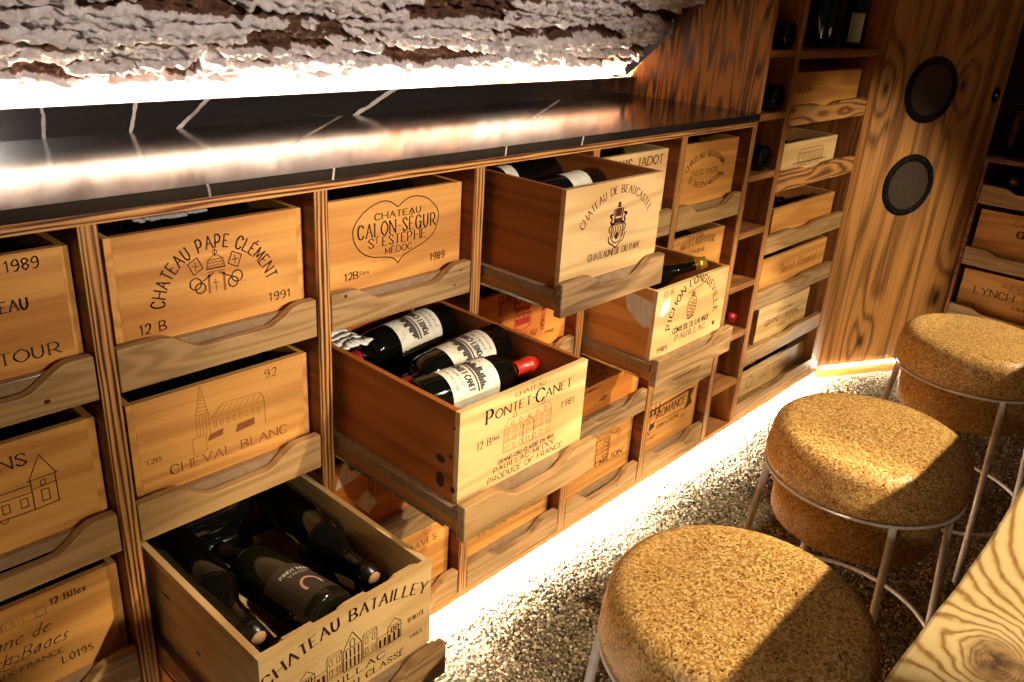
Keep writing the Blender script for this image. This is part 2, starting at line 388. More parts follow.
# ------------------------------------------------------------------ stencil lettering
GL = {
 'A': (8, '004a80 2464'), 'B': (7, '000a ~0a4a684505 ~0545724000'), 'C': (7, '~785a2a0703205072'), 'D': (8, '000a ~0a4a87834000'), 'E': (6, '60000a6a 0545'),
 'F': (6, '000a6a 0545'), 'G': (8, '~785a2a0703205073 707545'), 'H': (8, '000a 808a 0585'), 'I': (2, '101a'), 'J': (5, '~4a422001'), 'K': (7, '000a 6a04 2670'),
 'L': (6, '0a0060'), 'M': (8, '000a428a80'), 'N': (8, '000a808a'), 'O': (8, '~3a0703305083875a3a'), 'P': (7, '000a ~0a4a674404'), 'Q': (8, '~3a0703305083875a3a 5380'),
 'R': (7, '000a ~0a4a674404 3470'), 'S': (6, '~684a2a08264462402002'), 'T': (6, '303a 0a6a'), 'U': (7, '~0a032040636a'), 'V': (8, '0a408a'), 'W': (12, '0a306a90ca'),
 'X': (7, '0a70 007a'), 'Y': (8, '0a458a 4540'), 'Z': (7, '0a7a0070'), '0': (5, '~2a0703203053573a2a'), '1': (3, '082a20'), '2': (5, '~082a4a584400 0050'),
 '3': (5, '~092a4a5825 ~2555523001'), '4': (5, '404a0353'), '5': (5, '5a1a15 ~153653513001'), '6': (5, '~4a1703204053452504'), '7': (5, '0a5a20'),
 '8': (5, '~25082a3a5825 ~250320305335'), '9': (5, '~103053574a2a07153556'), '-': (4, '0545'), '.': (1, '0010'), '*': (3, '1525 1626 1424'), ' ': (4, ''),
 "'": (2, '1a18'), 'É': (6, '60000a6a 0545 2b4d'), '+': (5, '2327 0545'), 'a': (6, '~553603204556 5650'), 'b': (6, '0a00 ~0336553000'), 'c': (5, '~5536032051'),
 'd': (6, '~553603203051 5a50'), 'e': (5, '~03455536032051'), 'f': (4, '~4a2810 0636'), 'g': (6, '~553603205156 5650'), 'h': (6, '0a00 ~03365550'), 'i': (2, '1610'),
 'l': (2, '1a10'), 'n': (6, '0006 ~04365550'), 'o': (6, '~260320405326'), 'p': (6, '0006 ~0426455320'), 'r': (4, '0006 ~043646'), 's': (4, '~452614322000'), 't': (4, '1a10 0636'),
 'u': (6, '~0602204056 5650'), 'y': (6, '0630 6610'), 'm': (9, '0006 ~04264540 ~44668580'), 'k': (6, '0a00 5602 2450'),
}
def hx(c): return int(c, 16)
def catmull(p, n=5):
    out = []
    cl = len(p) > 3 and p[0] == p[-1]
    for i in range(len(p) - 1):
        a = p[i - 1] if i > 0 else (p[-2] if cl else p[0]); b = p[i]; c = p[i + 1]
        d = p[i + 2] if i + 2 < len(p) else (p[1] if cl else p[-1])
        for k in range(n):
            t = k / n
            out.append(tuple(0.5 * (2 * b[j] + (c[j] - a[j]) * t + (2 * a[j] - 5 * b[j] + 4 * c[j] - d[j]) * t * t + (3 * b[j] - a[j] - 3 * c[j] + d[j]) * t ** 3) for j in (0, 1)))
    out.append(p[-1]); return out
_GC = {}
def glyph(ch):
    if ch not in _GC:
        w, s = GL.get(ch, GL['-']); st = []
        for t in s.split():
            sm = t[0] == '~'; t = t.lstrip('~')
            p = [(hx(t[i]), hx(t[i + 1])) for i in range(0, len(t) - 1, 2)]
            st.append((catmull(p) if sm else p, sm))
        _GC[ch] = (w, st)
    return _GC[ch]
class Ink:
    """Printed marks as thin quads in a (u, v) plane; put on a surface by a mapping when the mesh is built."""
    def __init__(s): s.q = []
    def line(s, pts, w, mi=1, nib=None, closed=False):
        if closed: pts = list(pts) + [pts[0]]
        for a, b in zip(pts[:-1], pts[1:]):
            dx, dy = b[0] - a[0], b[1] - a[1]; L = math.hypot(dx, dy)
            if L < 1e-6: continue
            ww = w if nib is None else nib[0] + (nib[1] - nib[0]) * abs(dy) / L
            ex, ey = dx / L * ww * 0.35, dy / L * ww * 0.35
            nx, ny = -dy / L * ww / 2, dx / L * ww / 2
            s.q.append(([(a[0] + nx - ex, a[1] + ny - ey), (a[0] - nx - ex, a[1] - ny - ey), (b[0] - nx + ex, b[1] - ny + ey), (b[0] + nx + ex, b[1] + ny + ey)], mi))
        return s
    def curve(s, pts, w, mi=1, n=6): return s.line(catmull(pts, n), w, mi)
    def fill(s, pts, mi=1): s.q.append((list(pts), mi)); return s
    def rect(s, x0, y0, x1, y1, w, mi=1): return s.line([(x0, y0), (x1, y0), (x1, y1), (x0, y1)], w, mi, closed=True)
    def circle(s, cx, cy, r, w, mi=1, a0=0, a1=360, ry=None):
        n = 18; ry = ry or r
        return s.line([(cx + r * cos(R(a0 + (a1 - a0) * i / n)), cy + ry * sin(R(a0 + (a1 - a0) * i / n))) for i in range(n + 1)], w, mi)
    def _glyph(s, ch, T, h, ax, mi, thick, thin, serif):
        """T maps glyph units (scaled by h and ax) to the plane."""
        w, st = glyph(ch); k = h / 10
        for pts, sm in st:
            P2 = [(x * k * ax, y * k) for x, y in pts]
            for (a, b), (ra, rb) in zip(zip(P2[:-1], P2[1:]), zip(pts[:-1], pts[1:])):
                dx, dy = b[0] - a[0], b[1] - a[1]; L = math.hypot(dx, dy)
                if L < 1e-7: continue
                steep = abs(dy) / L
                ww = (thin + (thick - thin) * steep * (1.0 if dx * dy <= 0 or abs(dx) < 0.05 * L or sm else 0.62)) * h
                ex, ey = dx / L * ww * 0.25, dy / L * ww * 0.25
                nx, ny = -dy / L * ww / 2, dx / L * ww / 2
                s.q.append(([T(a[0] + nx - ex, a[1] + ny - ey), T(a[0] - nx - ex, a[1] - ny - ey), T(b[0] - nx + ex, b[1] - ny + ey), T(b[0] + nx + ex, b[1] + ny + ey)], mi))
            if serif and not sm:
                for e, o in ((0, 1), (-1, -2)):
                    x, y = pts[e]; ox, oy = pts[o]
                    if y in (0, 10) and abs(oy - y) > 2:
                        hw = 1.25 * k * max(ax, 0.6); t = thin * h * 0.9; yy = y * k
                        s.q.append(([T(x * k * ax - hw, yy - t / 2), T(x * k * ax + hw, yy - t / 2), T(x * k * ax + hw, yy + t / 2), T(x * k * ax - hw, yy + t / 2)], mi))
    def text(s, txt, x0, x1, y, h, mi=1, thick=0.2, thin=0.1, serif=True, sp=2.6, y1=None, slant=0.0, arch=0.0):
        """Fit TXT between x0 and x1 on the baseline y (rising to y1 at x1), optionally bowed up by ARCH in the middle."""
        tot = sum(glyph(c)[0] + sp for c in txt) - sp
        ax = (x1 - x0) / (tot * h / 10); x = 0; k = h / 10 * ax
        for c in txt:
            w = glyph(c)[0]; cx = x0 + (x + w / 2) * k; t = (cx - x0) / (x1 - x0)
            by = y + ((y1 - y) * t if y1 is not None else 0) + arch * (1 - (2 * t - 1) ** 2)
            an = math.atan2((y1 - y) if y1 is not None else 0, x1 - x0) - arch * 4 * (2 * t - 1) / (x1 - x0) * (1 if arch else 0)
            ca, sa = cos(an), sin(an); hwid = w * k / 2
            def T(u, v, cx=cx, by=by, ca=ca, sa=sa, hwid=hwid):
                u = u - hwid + v * slant
                return (cx + u * ca - v * sa, by + u * sa + v * ca)
            s._glyph(c, T, h, ax, mi, thick, thin, serif)
            x += w + sp
        return s
    def arc(s, txt, cx, cy, r, a0, a1, h, mi=1, thick=0.17, thin=0.07, serif=True, sp=2.6, below=False, ry=None):
        """TXT along a circle of radius r (baseline) from angle a0 to a1 in degrees."""
        tot = sum(glyph(c)[0] + sp for c in txt) - sp
        ax = abs(R(a1 - a0)) * r / (tot * h / 10); x = 0; ry = ry or r
        for c in txt:
            w = glyph(c)[0]; a = R(a0 + (a1 - a0) * (x + w / 2) / tot)
            rot = math.atan2(ry * cos(a), -r * sin(a)) + (PI if not below else 0)
            ca, sa = cos(rot), sin(rot); bx, by = cx + r * cos(a), cy + ry * sin(a); hw = w * h / 10 * ax / 2
            def T(u, v, bx=bx, by=by, ca=ca, sa=sa, hw=hw):
                u -= hw
                return (bx + u * ca - v * sa, by + u * sa + v * ca)
            s._glyph(c, T, h, ax, mi, thick, thin, serif); x += w + sp
        return s
    def put(s, mb, f, sub=False):
        for q, mi in s.q: mb.quad([f(u, v) for u, v in q], mi)

def house(k, x0, y0, x1, y1, w, mi=1, cols=5, rows=3, roof=0.3):
    """A small line drawing of a house front: outline, roof, windows."""
    ym = y0 + (y1 - y0) * (1 - roof); sx = (x1 - x0) * 0.07
    k.rect(x0, y0, x1, ym, w, mi); k.line([(x0, ym), (x0 + sx, y1), (x1 - sx, y1), (x1, ym)], w, mi)
    for i in range(cols):
        for j in range(rows):
            cx = x0 + (i + 0.5) * (x1 - x0) / cols; cy = y0 + (j + 0.5) * (ym - y0) / rows
            a, b = (x1 - x0) / cols * 0.2, (ym - y0) / rows * 0.28
            k.rect(cx - a, cy - b, cx + a, cy + b, w * 0.8, mi)
    return k

# ------------------------------------------------------------------ crates, trays, bottles
CR_W, CR_H, CR_D = 0.350, 0.183, 0.52
def crate(x0, y0, z0, label, ink=None, W=CR_W, H=CR_H, D=CR_D, front='gold', side='gold', group='wine crates in the cabinet columns', rz=0.0, inks=None, over=True, t=0.012, ink_dx=0.0, ink_dy=0.006, knots=(), sticker=None):
    """Open-topped wine crate; its root is the lower left front corner."""
    r = empty('wine_crate', (x0, y0, z0), label, 'wine crate', group, rz)
    f = MB()
    a, b = (0, W) if over else (t, W - t)
    f.box(a, b, 0, t, 0, H)
    if ink is not None: ink.put(f, lambda u, v: (u - ink_dx, -0.0005, v + ink_dy))
    mats = [M[front + 'X']] + [M[i] for i in (inks or ['ink', 'ink_faint', 'paper_white'])]
    f.build('front_panel', mats, r, fix=False)
    for s in (0, 1):
        xa = 0 if s == 0 else W - t
        sm = MB().box(xa, xa + t, t if over else 0, D, 0, H)
        for ky, kz, ra, rb in (knots if s == 0 else ()):              # dark branch knots in the side board
            sm.quad([(-0.0004, ky + ra * cos(2 * PI * i / 14), kz + rb * sin(2 * PI * i / 14)) for i in range(14)], 1)
        if sticker and s == 0: sm.quad([(-0.0005, y, z) for y, z in sticker], 2)
        sm.build('side_panel', [M[side + 'Y'], M['ink'], M['paper']], r, 0.0008)
    MB().box(t, W - t, D - t, D, 0, H).build('back_panel', M[side + 'X'], r, 0.0008)
    MB().box(t, W - t, t, D - t, 0.001, 0.009).build('bottom_panel', M[side + 'Y'], r)
    return r
def smooth(a, b, x):
    t = min(1, max(0, (x - a) / (b - a))); return t * t * (3 - 2 * t)
def lip_profile(W, H, a=(0.16, 0.36), b=(0.66, 0.86), depth=0.034, n=44):
    top = []
    for i in range(n + 1):
        s = i / n
        top.append((s * W, H - depth * smooth(a[0], a[1], s) * (1 - smooth(b[0], b[1], s))))
    return [(0, 0), (W, 0)] + list(reversed(top))
def tray(x0, y0, z0, label, W=0.366, D=0.56, H=LIP, group='pull-out trays of the cabinet', rz=0.0, lip='lip', a=(0.16, 0.36), b=(0.66, 0.86), depth=0.028, t=0.02, open_=False, sl=0.056, lipw=None, nails=()):
    r = empty('pull_out_tray', (x0, y0, z0), label, 'tray', group, rz)
    lm = MB().prism(lip_profile(lipw or W, H, a, b, depth), 0, t)
    for nx, nz, nr in nails:                                          # old dark nail holes
        lm.quad([(nx + nr * cos(2 * PI * i / 10), -0.0004, nz + 0.8 * nr * sin(2 * PI * i / 10)) for i in range(10)], 1)
    lm.build('lip_board', [M[lip], M['ink']], r, 0.0025)
    MB().box(0.004, W - 0.004, t + 0.004, D, sl - 0.02, sl).build('base_board', M['slab'], r, 0.001)
    for xa in (0.004, W - 0.013):
        MB().box(xa, xa + 0.009, t + 0.002, D, 0.012, sl - 0.0205).build('runner', M['slab_side'] if not open_ else M['slab_side'], r)
    if open_:
        MB().box(-0.0022, 0.0005, t + 0.03, D, 0.0122, 0.0185).build('slide_rail', M['steel'], r)
    return r

def bottle_profile(L=0.33, rad=0.042, kind='bordeaux', neck=0.0155):
    p = [(0.001, 0.006), (rad * 0.6, 0.002), (rad * 0.93, 0.0), (rad, 0.006)]
    sh = L * 0.62 if kind == 'bordeaux' else L * 0.5
    p.append((rad, sh))
    if kind == 'bordeaux':
        for i in range(1, 9):
            t = i / 8; p.append((neck + (rad - neck) * cos(t * PI / 2) ** 0.8, sh + L * 0.13 * sin(t * PI / 2)))
        p.append((neck, L * 0.8))
    else:
        for i in range(1, 11):
            t = i / 10; p.append((neck + (rad - neck) * (1 - smooth(0, 1, t)), sh + L * 0.26 * t))
    p += [(neck * 0.95, L - 0.026), (neck * 1.13, L - 0.024), (neck * 1.13, L - 0.012), (neck * 0.98, L - 0.011), (neck * 0.98, L), (0.001, L)]
    return p
def bottle(base, axis, face, label, kind='bordeaux', L=0.33, rad=0.042, cap='cap_dark', lab=None, group=None, glass='glass', cork=False, lab_mat='paper', ink=None, lab_z=(0.05, 0.16), lab_a=75, cap_from=0.8):
    """base: centre of the bottle's bottom; axis: direction to the neck; face: side on which the label sits."""
    z = Vector(axis).normalized(); x = Vector(face); x = (x - z * x.dot(z)).normalized(); y = z.cross(x)
    mb = MB(); mb.lathe(bottle_profile(L, rad, kind), 28, caps=False)
    o = mb.build('wine_bottle', M[glass])
    o.matrix_basis = Matrix(((x.x, y.x, z.x, base[0]), (x.y, y.y, z.y, base[1]), (x.z, y.z, z.z, base[2]), (0, 0, 0, 1)))
    tag(o, label, 'wine bottle', group)
    nk = 0.0155
    c = MB(); c.lathe([(nk * 1.05, L * cap_from), (nk * 1.03, L - 0.027), (nk * 1.2, L - 0.025), (nk * 1.2, L - 0.011), (nk * 1.05, L - 0.010), (nk * 1.05, L + 0.0008), (0.0006, L + 0.0008)], 20, caps=False)
    c.build('capsule', M[cap], o)
    if cork:
        d = MB(); d.lathe([(0.0005, L + 0.001), (nk * 0.85, L + 0.001), (nk * 0.85, L + 0.0022), (0.0005, L + 0.0022)], 16, caps=False); d.build('stopper', M['cork_end'], o)
    if lab_z:
        l = MB(); rr = rad + 0.0006; n = 14
        for i in range(n):
            a, b = R(-lab_a + 2 * lab_a * i / n), R(-lab_a + 2 * lab_a * (i + 1) / n)
            l.quad([(rr * cos(a), rr * sin(a), lab_z[0]), (rr * cos(b), rr * sin(b), lab_z[0]), (rr * cos(b), rr * sin(b), lab_z[1]), (rr * cos(a), rr * sin(a), lab_z[1])], 0, True)
        if ink:
            r2 = rr + 0.0009
            ink.put(l, lambda u, v: (r2 * cos(u / r2), r2 * sin(u / r2), v))
        l.build('paper_label', [M[lab_mat], M['label_ink'], M['paper_white'], M['pink_ink']], o, fix=False)
    return o
# ================================================================== SETTING
fl = MB(); fl.box(-1.6, 4.2, -2.6, 0.7, FLOOR - 0.05, FLOOR - 0.006)
structure(fl.build('floor', M['ground']))

def gravel():
    rng = np.random.default_rng(3)
    sp = 0.0068
    xs = np.arange(0.35, 3.47, sp); ys = np.arange(-1.0, 0.05, sp)
    gx, gy = np.meshgrid(xs, ys); n = gx.size
    px = gx.ravel() + rng.uniform(-.45, .45, n) * sp; py = gy.ravel() + rng.uniform(-.45, .45, n) * sp
    lim = np.where(px > 2.93, -(px - 2.93) * math.tan(R(28)) - 0.012, 0.05)
    ok = py < lim; px, py = px[ok], py[ok]; n = px.size
    pz = FLOOR - 0.004 + rng.uniform(-.003, .0035, n) + 0.004 * np.sin(px * 9 + 2) * np.sin(py * 11)
    bm = bmesh.new(); bmesh.ops.create_icosphere(bm, subdivisions=1, radius=1); V = np.array([v.co[:] for v in bm.verts]); F = np.array([[v.index for v in f.verts] for f in bm.faces]); bm.free()
    s = rng.uniform(.0033, .0052, (n, 1)) * rng.uniform(.75, 1.25, (n, 3)); s[:, 2] *= .7
    a = rng.uniform(0, 6.28, n); ca, sa = np.cos(a), np.sin(a)
    X = V[None] * s[:, None, :] + rng.normal(0, .0005, (n, len(V), 3))
    co = np.stack([X[..., 0] * ca[:, None] - X[..., 1] * sa[:, None] + px[:, None], X[..., 0] * sa[:, None] + X[..., 1] * ca[:, None] + py[:, None], X[..., 2] + pz[:, None]], -1).reshape(-1, 3)
    fa = (F[None] + (np.arange(n) * len(V))[:, None, None]).reshape(-1, 3)
    me = bpy.data.meshes.new('gravel'); me.vertices.add(len(co)); me.vertices.foreach_set('co', co.astype(np.float32).ravel())
    me.loops.add(fa.size); me.loops.foreach_set('vertex_index', fa.astype(np.int32).ravel())
    me.polygons.add(len(fa)); me.polygons.foreach_set('loop_start', np.arange(0, fa.size, 3, dtype=np.int32)); me.polygons.foreach_set('loop_total', np.full(len(fa), 3, np.int32))
    me.update(calc_edges=True)
    me.polygons.foreach_set('use_smooth', np.ones(len(fa), bool))
    at = me.attributes.new('tone', 'FLOAT', 'POINT'); at.data.foreach_set('value', np.repeat(np.clip(rng.normal(.5, .24, n), 0, 1), len(V)).astype(np.float32))
    me.materials.append(M['gravel'])
    o = bpy.data.objects.new('gravel', me); COL.objects.link(o)
    tag(o, 'pale grey and tan gravel covering the floor in front of the cabinet', 'gravel', kind='stuff')
gravel()

def vault():
    du, dw = 0.0047, 0.0031
    nu, nw = int(3.0 / du), int(0.86 / dw)
    rng = random.Random(11)
    cuts = [-0.05]
    while cuts[-1] < 1.0: cuts.append(cuts[-1] + rng.uniform(0.035, 0.075))
    rows = []
    for i in range(len(cuts) - 1):
        xs = [-1.6]
        while xs[-1] < 2.2: xs.append(xs[-1] + rng.uniform(0.18, 0.6))
        rows.append((xs, [rng.uniform(0, 0.03) for _ in xs], [rng.uniform(-0.016, 0.016) for _ in xs]))
    co = []; rec = []
    by, bz = 0.628, 1.118; dy, dz = -0.748, 0.663; ny, nz = -0.663, -0.748
    for j in range(nw + 1):
        w = j * dw
        for i in range(nu + 1):
            u = -1.01 + i * du
            wq = w + 0.018 * noise.noise((u * 2.3, w * 2, 3)) + 0.007 * noise.noise((u * 11, w * 6, 7)) - 0.01 * u
            k = 0
            while k < len(rows) - 1 and wq > cuts[k + 1]: k += 1
            xs, off, tl = rows[k]
            uq = u + 0.03 * noise.noise((u * 5, w * 14, 5))
            b = 0
            while b < len(xs) - 2 and uq > xs[b + 1]: b += 1
            tt = (wq - cuts[k]) / (cuts[k + 1] - cuts[k]); tt = min(1, max(0, tt))
            e = min(tt, 1 - tt) * (cuts[k + 1] - cuts[k]); eu = min(uq - xs[b], xs[b + 1] - uq) if b + 1 < len(xs) else 1
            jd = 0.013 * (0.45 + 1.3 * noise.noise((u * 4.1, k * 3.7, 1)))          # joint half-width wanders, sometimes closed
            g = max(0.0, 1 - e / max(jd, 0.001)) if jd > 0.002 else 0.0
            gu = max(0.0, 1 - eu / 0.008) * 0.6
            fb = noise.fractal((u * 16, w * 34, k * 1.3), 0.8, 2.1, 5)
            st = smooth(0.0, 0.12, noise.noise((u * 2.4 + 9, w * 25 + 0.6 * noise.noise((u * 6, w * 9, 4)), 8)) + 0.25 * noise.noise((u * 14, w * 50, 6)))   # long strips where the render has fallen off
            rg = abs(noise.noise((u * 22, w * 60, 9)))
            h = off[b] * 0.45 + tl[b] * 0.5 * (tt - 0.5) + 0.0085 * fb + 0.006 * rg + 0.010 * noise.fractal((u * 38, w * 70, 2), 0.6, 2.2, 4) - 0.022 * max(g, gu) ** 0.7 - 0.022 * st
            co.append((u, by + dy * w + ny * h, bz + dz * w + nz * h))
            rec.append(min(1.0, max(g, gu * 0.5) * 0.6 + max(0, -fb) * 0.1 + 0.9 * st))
    fa = [(j * (nu + 1) + i, j * (nu + 1) + i + 1, (j + 1) * (nu + 1) + i + 1, (j + 1) * (nu + 1) + i) for j in range(nw) for i in range(nu)]
    me = bpy.data.meshes.new('wall_back'); me.from_pydata(co, [], fa)
    me.polygons.foreach_set('use_smooth', [True] * len(fa))
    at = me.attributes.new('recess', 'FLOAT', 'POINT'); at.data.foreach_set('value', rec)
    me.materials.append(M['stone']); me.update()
    o = bpy.data.objects.new('wall_back', me); COL.objects.link(o); structure(o)
vault()

CA = R(28); CP = Vector((2.95, 0.0, 0)); CD = Vector((cos(CA), -sin(CA), 0)); CN = Vector((-sin(CA), -cos(CA), 0))
w = MB(); w.box(0, 0.64, 0, 0.03, 0.0, 1.8)
cw = structure(w.build('wall_corner', M['panel'])); cw.location = CP; cw.rotation_euler = (0, 0, -CA)
w = MB(); w.box(0, 0.64, 0.004, 0.03, FLOOR - 0.005, -0.018)
tr = structure(w.build('trim_1', M['trim'])); tr.location = CP; tr.rotation_euler = (0, 0, -CA)
w = MB(); w.box(4.05, 4.1, -2.0, 0.1, FLOOR, 2.0)
structure(w.build('wall_right', M['dark']))

# ================================================================== LOW CABINET
cab = empty('drawer_cabinet', (0, 0.29, FLOOR), 'long open-fronted plywood cabinet of crate bays under the black worktop', 'cabinet')
cab_off = (-0.0, -0.29, -FLOOR)
def cpart(mb, name, m, bevel=0.0):
    return mb.build(name, m, cab, bevel, loc=cab_off)
for k in range(-1, 6):
    x = k * P
    mb = MB(); mb.box(x - TPOST, x, 0.0, 0.004, -0.004, 1.101, 0); mb.box(x - TPOST, x, 0.004, 0.575, -0.004, 1.101, 1)
    for z in ROWZ:                                                     # cleats that carry the runners
        if k < 5: mb.box(x, x + 0.012, 0.03, 0.57, z - 0.002, z + 0.0115, 1)
        if k > -1: mb.box(x - TPOST - 0.012, x - TPOST, 0.03, 0.57, z - 0.002, z + 0.0115, 1)
    cpart(mb, 'divider', [M['ply_post'], M['dividerY']])
mb = MB(); mb.box(-0.428, 2.0, 0.0, 0.575, 1.101, 1.122); cpart(mb, 'top_board', M['ply_rail'])
mb = MB(); mb.box(-0.428, 2.0, 0.006, 0.575, -0.018, -0.0045); mb.box(-0.428, 2.0, 0.0, 0.006, -0.0245, -0.0045); cpart(mb, 'bottom_board', M['shelf'])
mb = MB(); mb.box(-0.428, 2.0, 0.575, 0.585, -0.02, 1.122); cpart(mb, 'back_panel', M['dark'])
mb = MB(); mb.box(-0.428, 2.0, 0.06, 0.075, FLOOR - 0.004, -0.0182); cpart(mb, 'plinth', M['shelf'])

wt = MB(); wt.box(-0.47, 1.971, -0.02, 0.4595, 1.1225, TOPZ)
o = wt.build('worktop', M['marble_top'], None, 0.0012)
tag(o, 'polished black stone worktop with white veins along the top of the cabinet', 'worktop')
up = MB(); up.box(-0.47, 1.971, 0.46, 0.478, 1.1225, 1.199)
o = up.build('upstand', M['marble_up'], None, 0.001)
tag(o, 'low black stone upstand with white veins behind the worktop', 'upstand')

# ================================================================== PULLED AND CLOSED TRAYS
ORD = ['first', 'second', 'third', 'fourth', 'fifth', 'sixth']
PULL = {(2, 1): -0.232, (1, 2): -0.374, (3, 2): -0.240, (0, 3): -0.366}
RN = {1: 'top row', 2: 'second row', 3: 'third row', 4: 'bottom row'}
CN_ = {-1: 'leftmost bay', 0: 'second bay from the left', 1: 'third bay from the left', 2: 'fourth bay from the left', 3: 'fifth bay from the left', 4: 'bay nearest the narrow bottle cubbies'}
def tray_y(c, r): return PULL.get((c, r), 0.0)
rt = random.Random(5)
for c in range(-1, 5):
    for r in range(1, 5):
        if (c, r) == (-1, 4): continue
        op = (c, r) in PULL
        a0 = rt.uniform(0.12, 0.24); b1 = rt.uniform(0.84, 0.93)
        lb = ('wooden tray pulled out on runners, ' if op else 'closed wooden tray with scooped lip, ') + RN[r] + ', ' + CN_[c]
        tray(c * P + 0.003, tray_y(c, r), ROWZ[r - 1], lb, lipw=None if not op else 0.375, a=(a0, a0 + 0.2), b=(b1 - 0.2, b1), depth=rt.uniform(0.030, 0.038), open_=op, nails={(1, 1): ((0.032, 0.066, 0.004), (0.318, 0.028, 0.003), (0.336, 0.058, 0.003)), (-1, 1): ((0.292, 0.022, 0.005),), (3, 4): ((0.26, 0.03, 0.004),), (4, 1): ((0.1, 0.05, 0.004),)}.get((c, r), ()))

def cr(c, r, label, ink, ink_dx=0.005, **kw):
    kw.setdefault('H', CR_H); dy = kw.pop('dy', 0.038)
    return crate(c * P + (0.019 if (c, r) not in PULL else 0.0205), tray_y(c, r) + dy, ROWZ[r - 1] + 0.0565, label, ink, ink_dx=0.005 if (c, r) not in PULL else 0.0025, ink_dy=0.0, **kw)

# ---- leftmost bay
k = Ink(); k.text('1989', 0.268, 0.312, 0.158, 0.016, thick=0.14, thin=0.1, serif=False)
k.text('LATOUR', 0.195, 0.323, 0.021, 0.018, thick=0.15, thin=0.06); k.text('GRAND VIN DE CHATEAU', 0.03, 0.29, 0.1, 0.016)
cr(-1, 1, 'golden pine crate stencilled 1989 in the leftmost bay, top row', k, over=False)
k = Ink(); k.text('CARMENS', 0.10, 0.249, 0.139, 0.02, thick=0.15, thin=0.06)
k.line([(0.247, 0.108), (0.267, 0.148), (0.287, 0.109)], 0.0016); k.line([(0.244, 0.108), (0.290, 0.109)], 0.0016)
k.line([(0.249, 0.108), (0.249, 0.056), (0.285, 0.058), (0.285, 0.109)], 0.0018); k.line([(0.249, 0.092), (0.285, 0.094)], 0.0012)
k.rect(0.262, 0.066, 0.273, 0.086, 0.0016); k.rect(0.263, 0.094, 0.27, 0.103, 0.0013)
k.line([(0.06, 0.1), (0.249, 0.101)], 0.0016); k.line([(0.06, 0.09), (0.249, 0.088)], 0.0014); k.line([(0.06, 0.058), (0.249, 0.056)], 0.0018)
for i in range(6): k.rect(0.231 - i * 0.026, 0.066, 0.241 - i * 0.026, 0.081, 0.0014)
for i in range(4): k.circle(0.205 - i * 0.03, 0.055, 0.005, 0.0014, a0=180, a1=360)
cr(-1, 2, 'golden pine crate with a gabled tower house drawing in the leftmost bay', k, over=False)
k = Ink(); k.text('12 Blles', 0.244, 0.300, 0.155, 0.012, thick=0.2, thin=0.1)
for i in range(3): k.rect(0.22 - i * 0.05, 0.143, 0.236 - i * 0.05, 0.158, 0.001, 2); k.line([(0.17 - i * 0.05, 0.143), (0.236 - i * 0.05, 0.143)], 0.001, 2)
for i in range(12): k.line([(0.13 + i * 0.0065, 0.146), (0.13 + i * 0.0065, 0.153)], 0.001, 2)
k.text('Blanc de', 0.125, 0.234, 0.108, 0.022, slant=0.4, thick=0.09, thin=0.04, serif=False)
k.text('Lynch-Bages', 0.10, 0.258, 0.076, 0.022, slant=0.4, thick=0.09, thin=0.04, serif=False)
k.curve([(0.15, 0.074), (0.17, 0.068), (0.185, 0.082), (0.175, 0.09), (0.165, 0.08), (0.20, 0.07)], 0.0012)
k.text('BORDEAUX-FRANCE', 0.08, 0.250, 0.053, 0.009, serif=False, thick=0.16, thin=0.13); k.text('L0195', 0.246, 0.296, 0.029, 0.014, thick=0.13, thin=0.08)
cr(-1, 3, 'golden pine crate with slanted script lettering in the leftmost bay, third row', k, over=False)
# ---- second bay
k = Ink(); k.arc('CHATEAU PAPE CLÉMENT', 0.184, 0.042, 0.097, 173, 13, 0.0215, thick=0.13, thin=0.11, serif=False)
k.circle(0.183, 0.104, 0.016, 0.0012, 1, 0, 180, 0.022); k.line([(0.166, 0.104), (0.2, 0.104)], 0.002)
for i in range(5): k.line([(0.168, 0.098 + i * 0.0052), (0.198, 0.098 + i * 0.0052)], 0.0022, 2)
k.circle(0.183, 0.131, 0.004, 0.0012); k.line([(0.183, 0.125), (0.183, 0.139)], 0.0012)
for sx in (-1, 1):
    cx = 0.183 + sx * 0.034
    k.line([(cx - sx * 0.002, 0.127), (cx + sx * 0.015, 0.118), (cx + sx * 0.006, 0.098), (cx - sx * 0.011, 0.107)], 0.0018, closed=True)
    k.line([(cx + sx * 0.002, 0.105), (cx + sx * 0.002, 0.12)], 0.0014); k.line([(cx - sx * 0.004, 0.112), (cx + sx * 0.009, 0.113)], 0.0014)
    k.circle(cx + sx * 0.004, 0.082, 0.010, 0.0022); k.circle(cx - sx * 0.004, 0.073, 0.009, 0.0022); k.line([(cx - sx * 0.008, 0.084), (0.183 + sx * 0.01, 0.092)], 0.0022)
    k.line([(0.183 + sx * 0.014, 0.062), (0.183 + sx * 0.014, 0.092), (0.183 + sx * 0.006, 0.095)], 0.004, 2)
k.line([(0.181, 0.064), (0.181, 0.084)], 0.0012); k.line([(0.176, 0.078), (0.186, 0.078)], 0.0012)
k.text('1991', 0.281, 0.324, 0.021, 0.0145, thick=0.14, thin=0.1, serif=False); k.text('12 B', 0.044, 0.088, 0.016, 0.016, thick=0.16, thin=0.1, serif=False)
cr(0, 1, 'golden pine crate with lettering arched over crossed keys and a tiara', k, over=False)
k = Ink(); k.text('CHEVAL BLANC', 0.068, 0.302, 0.028, 0.017, 2, thick=0.14, thin=0.07)
k.line([(0.122, 0.125), (0.134, 0.18), (0.146, 0.122)], 0.001, 2)
for i in range(6): k.line([(0.122 + i * 0.0018, 0.126 + i * 0.007), (0.146 - i * 0.002, 0.124 + i * 0.007)], 0.0009, 2)
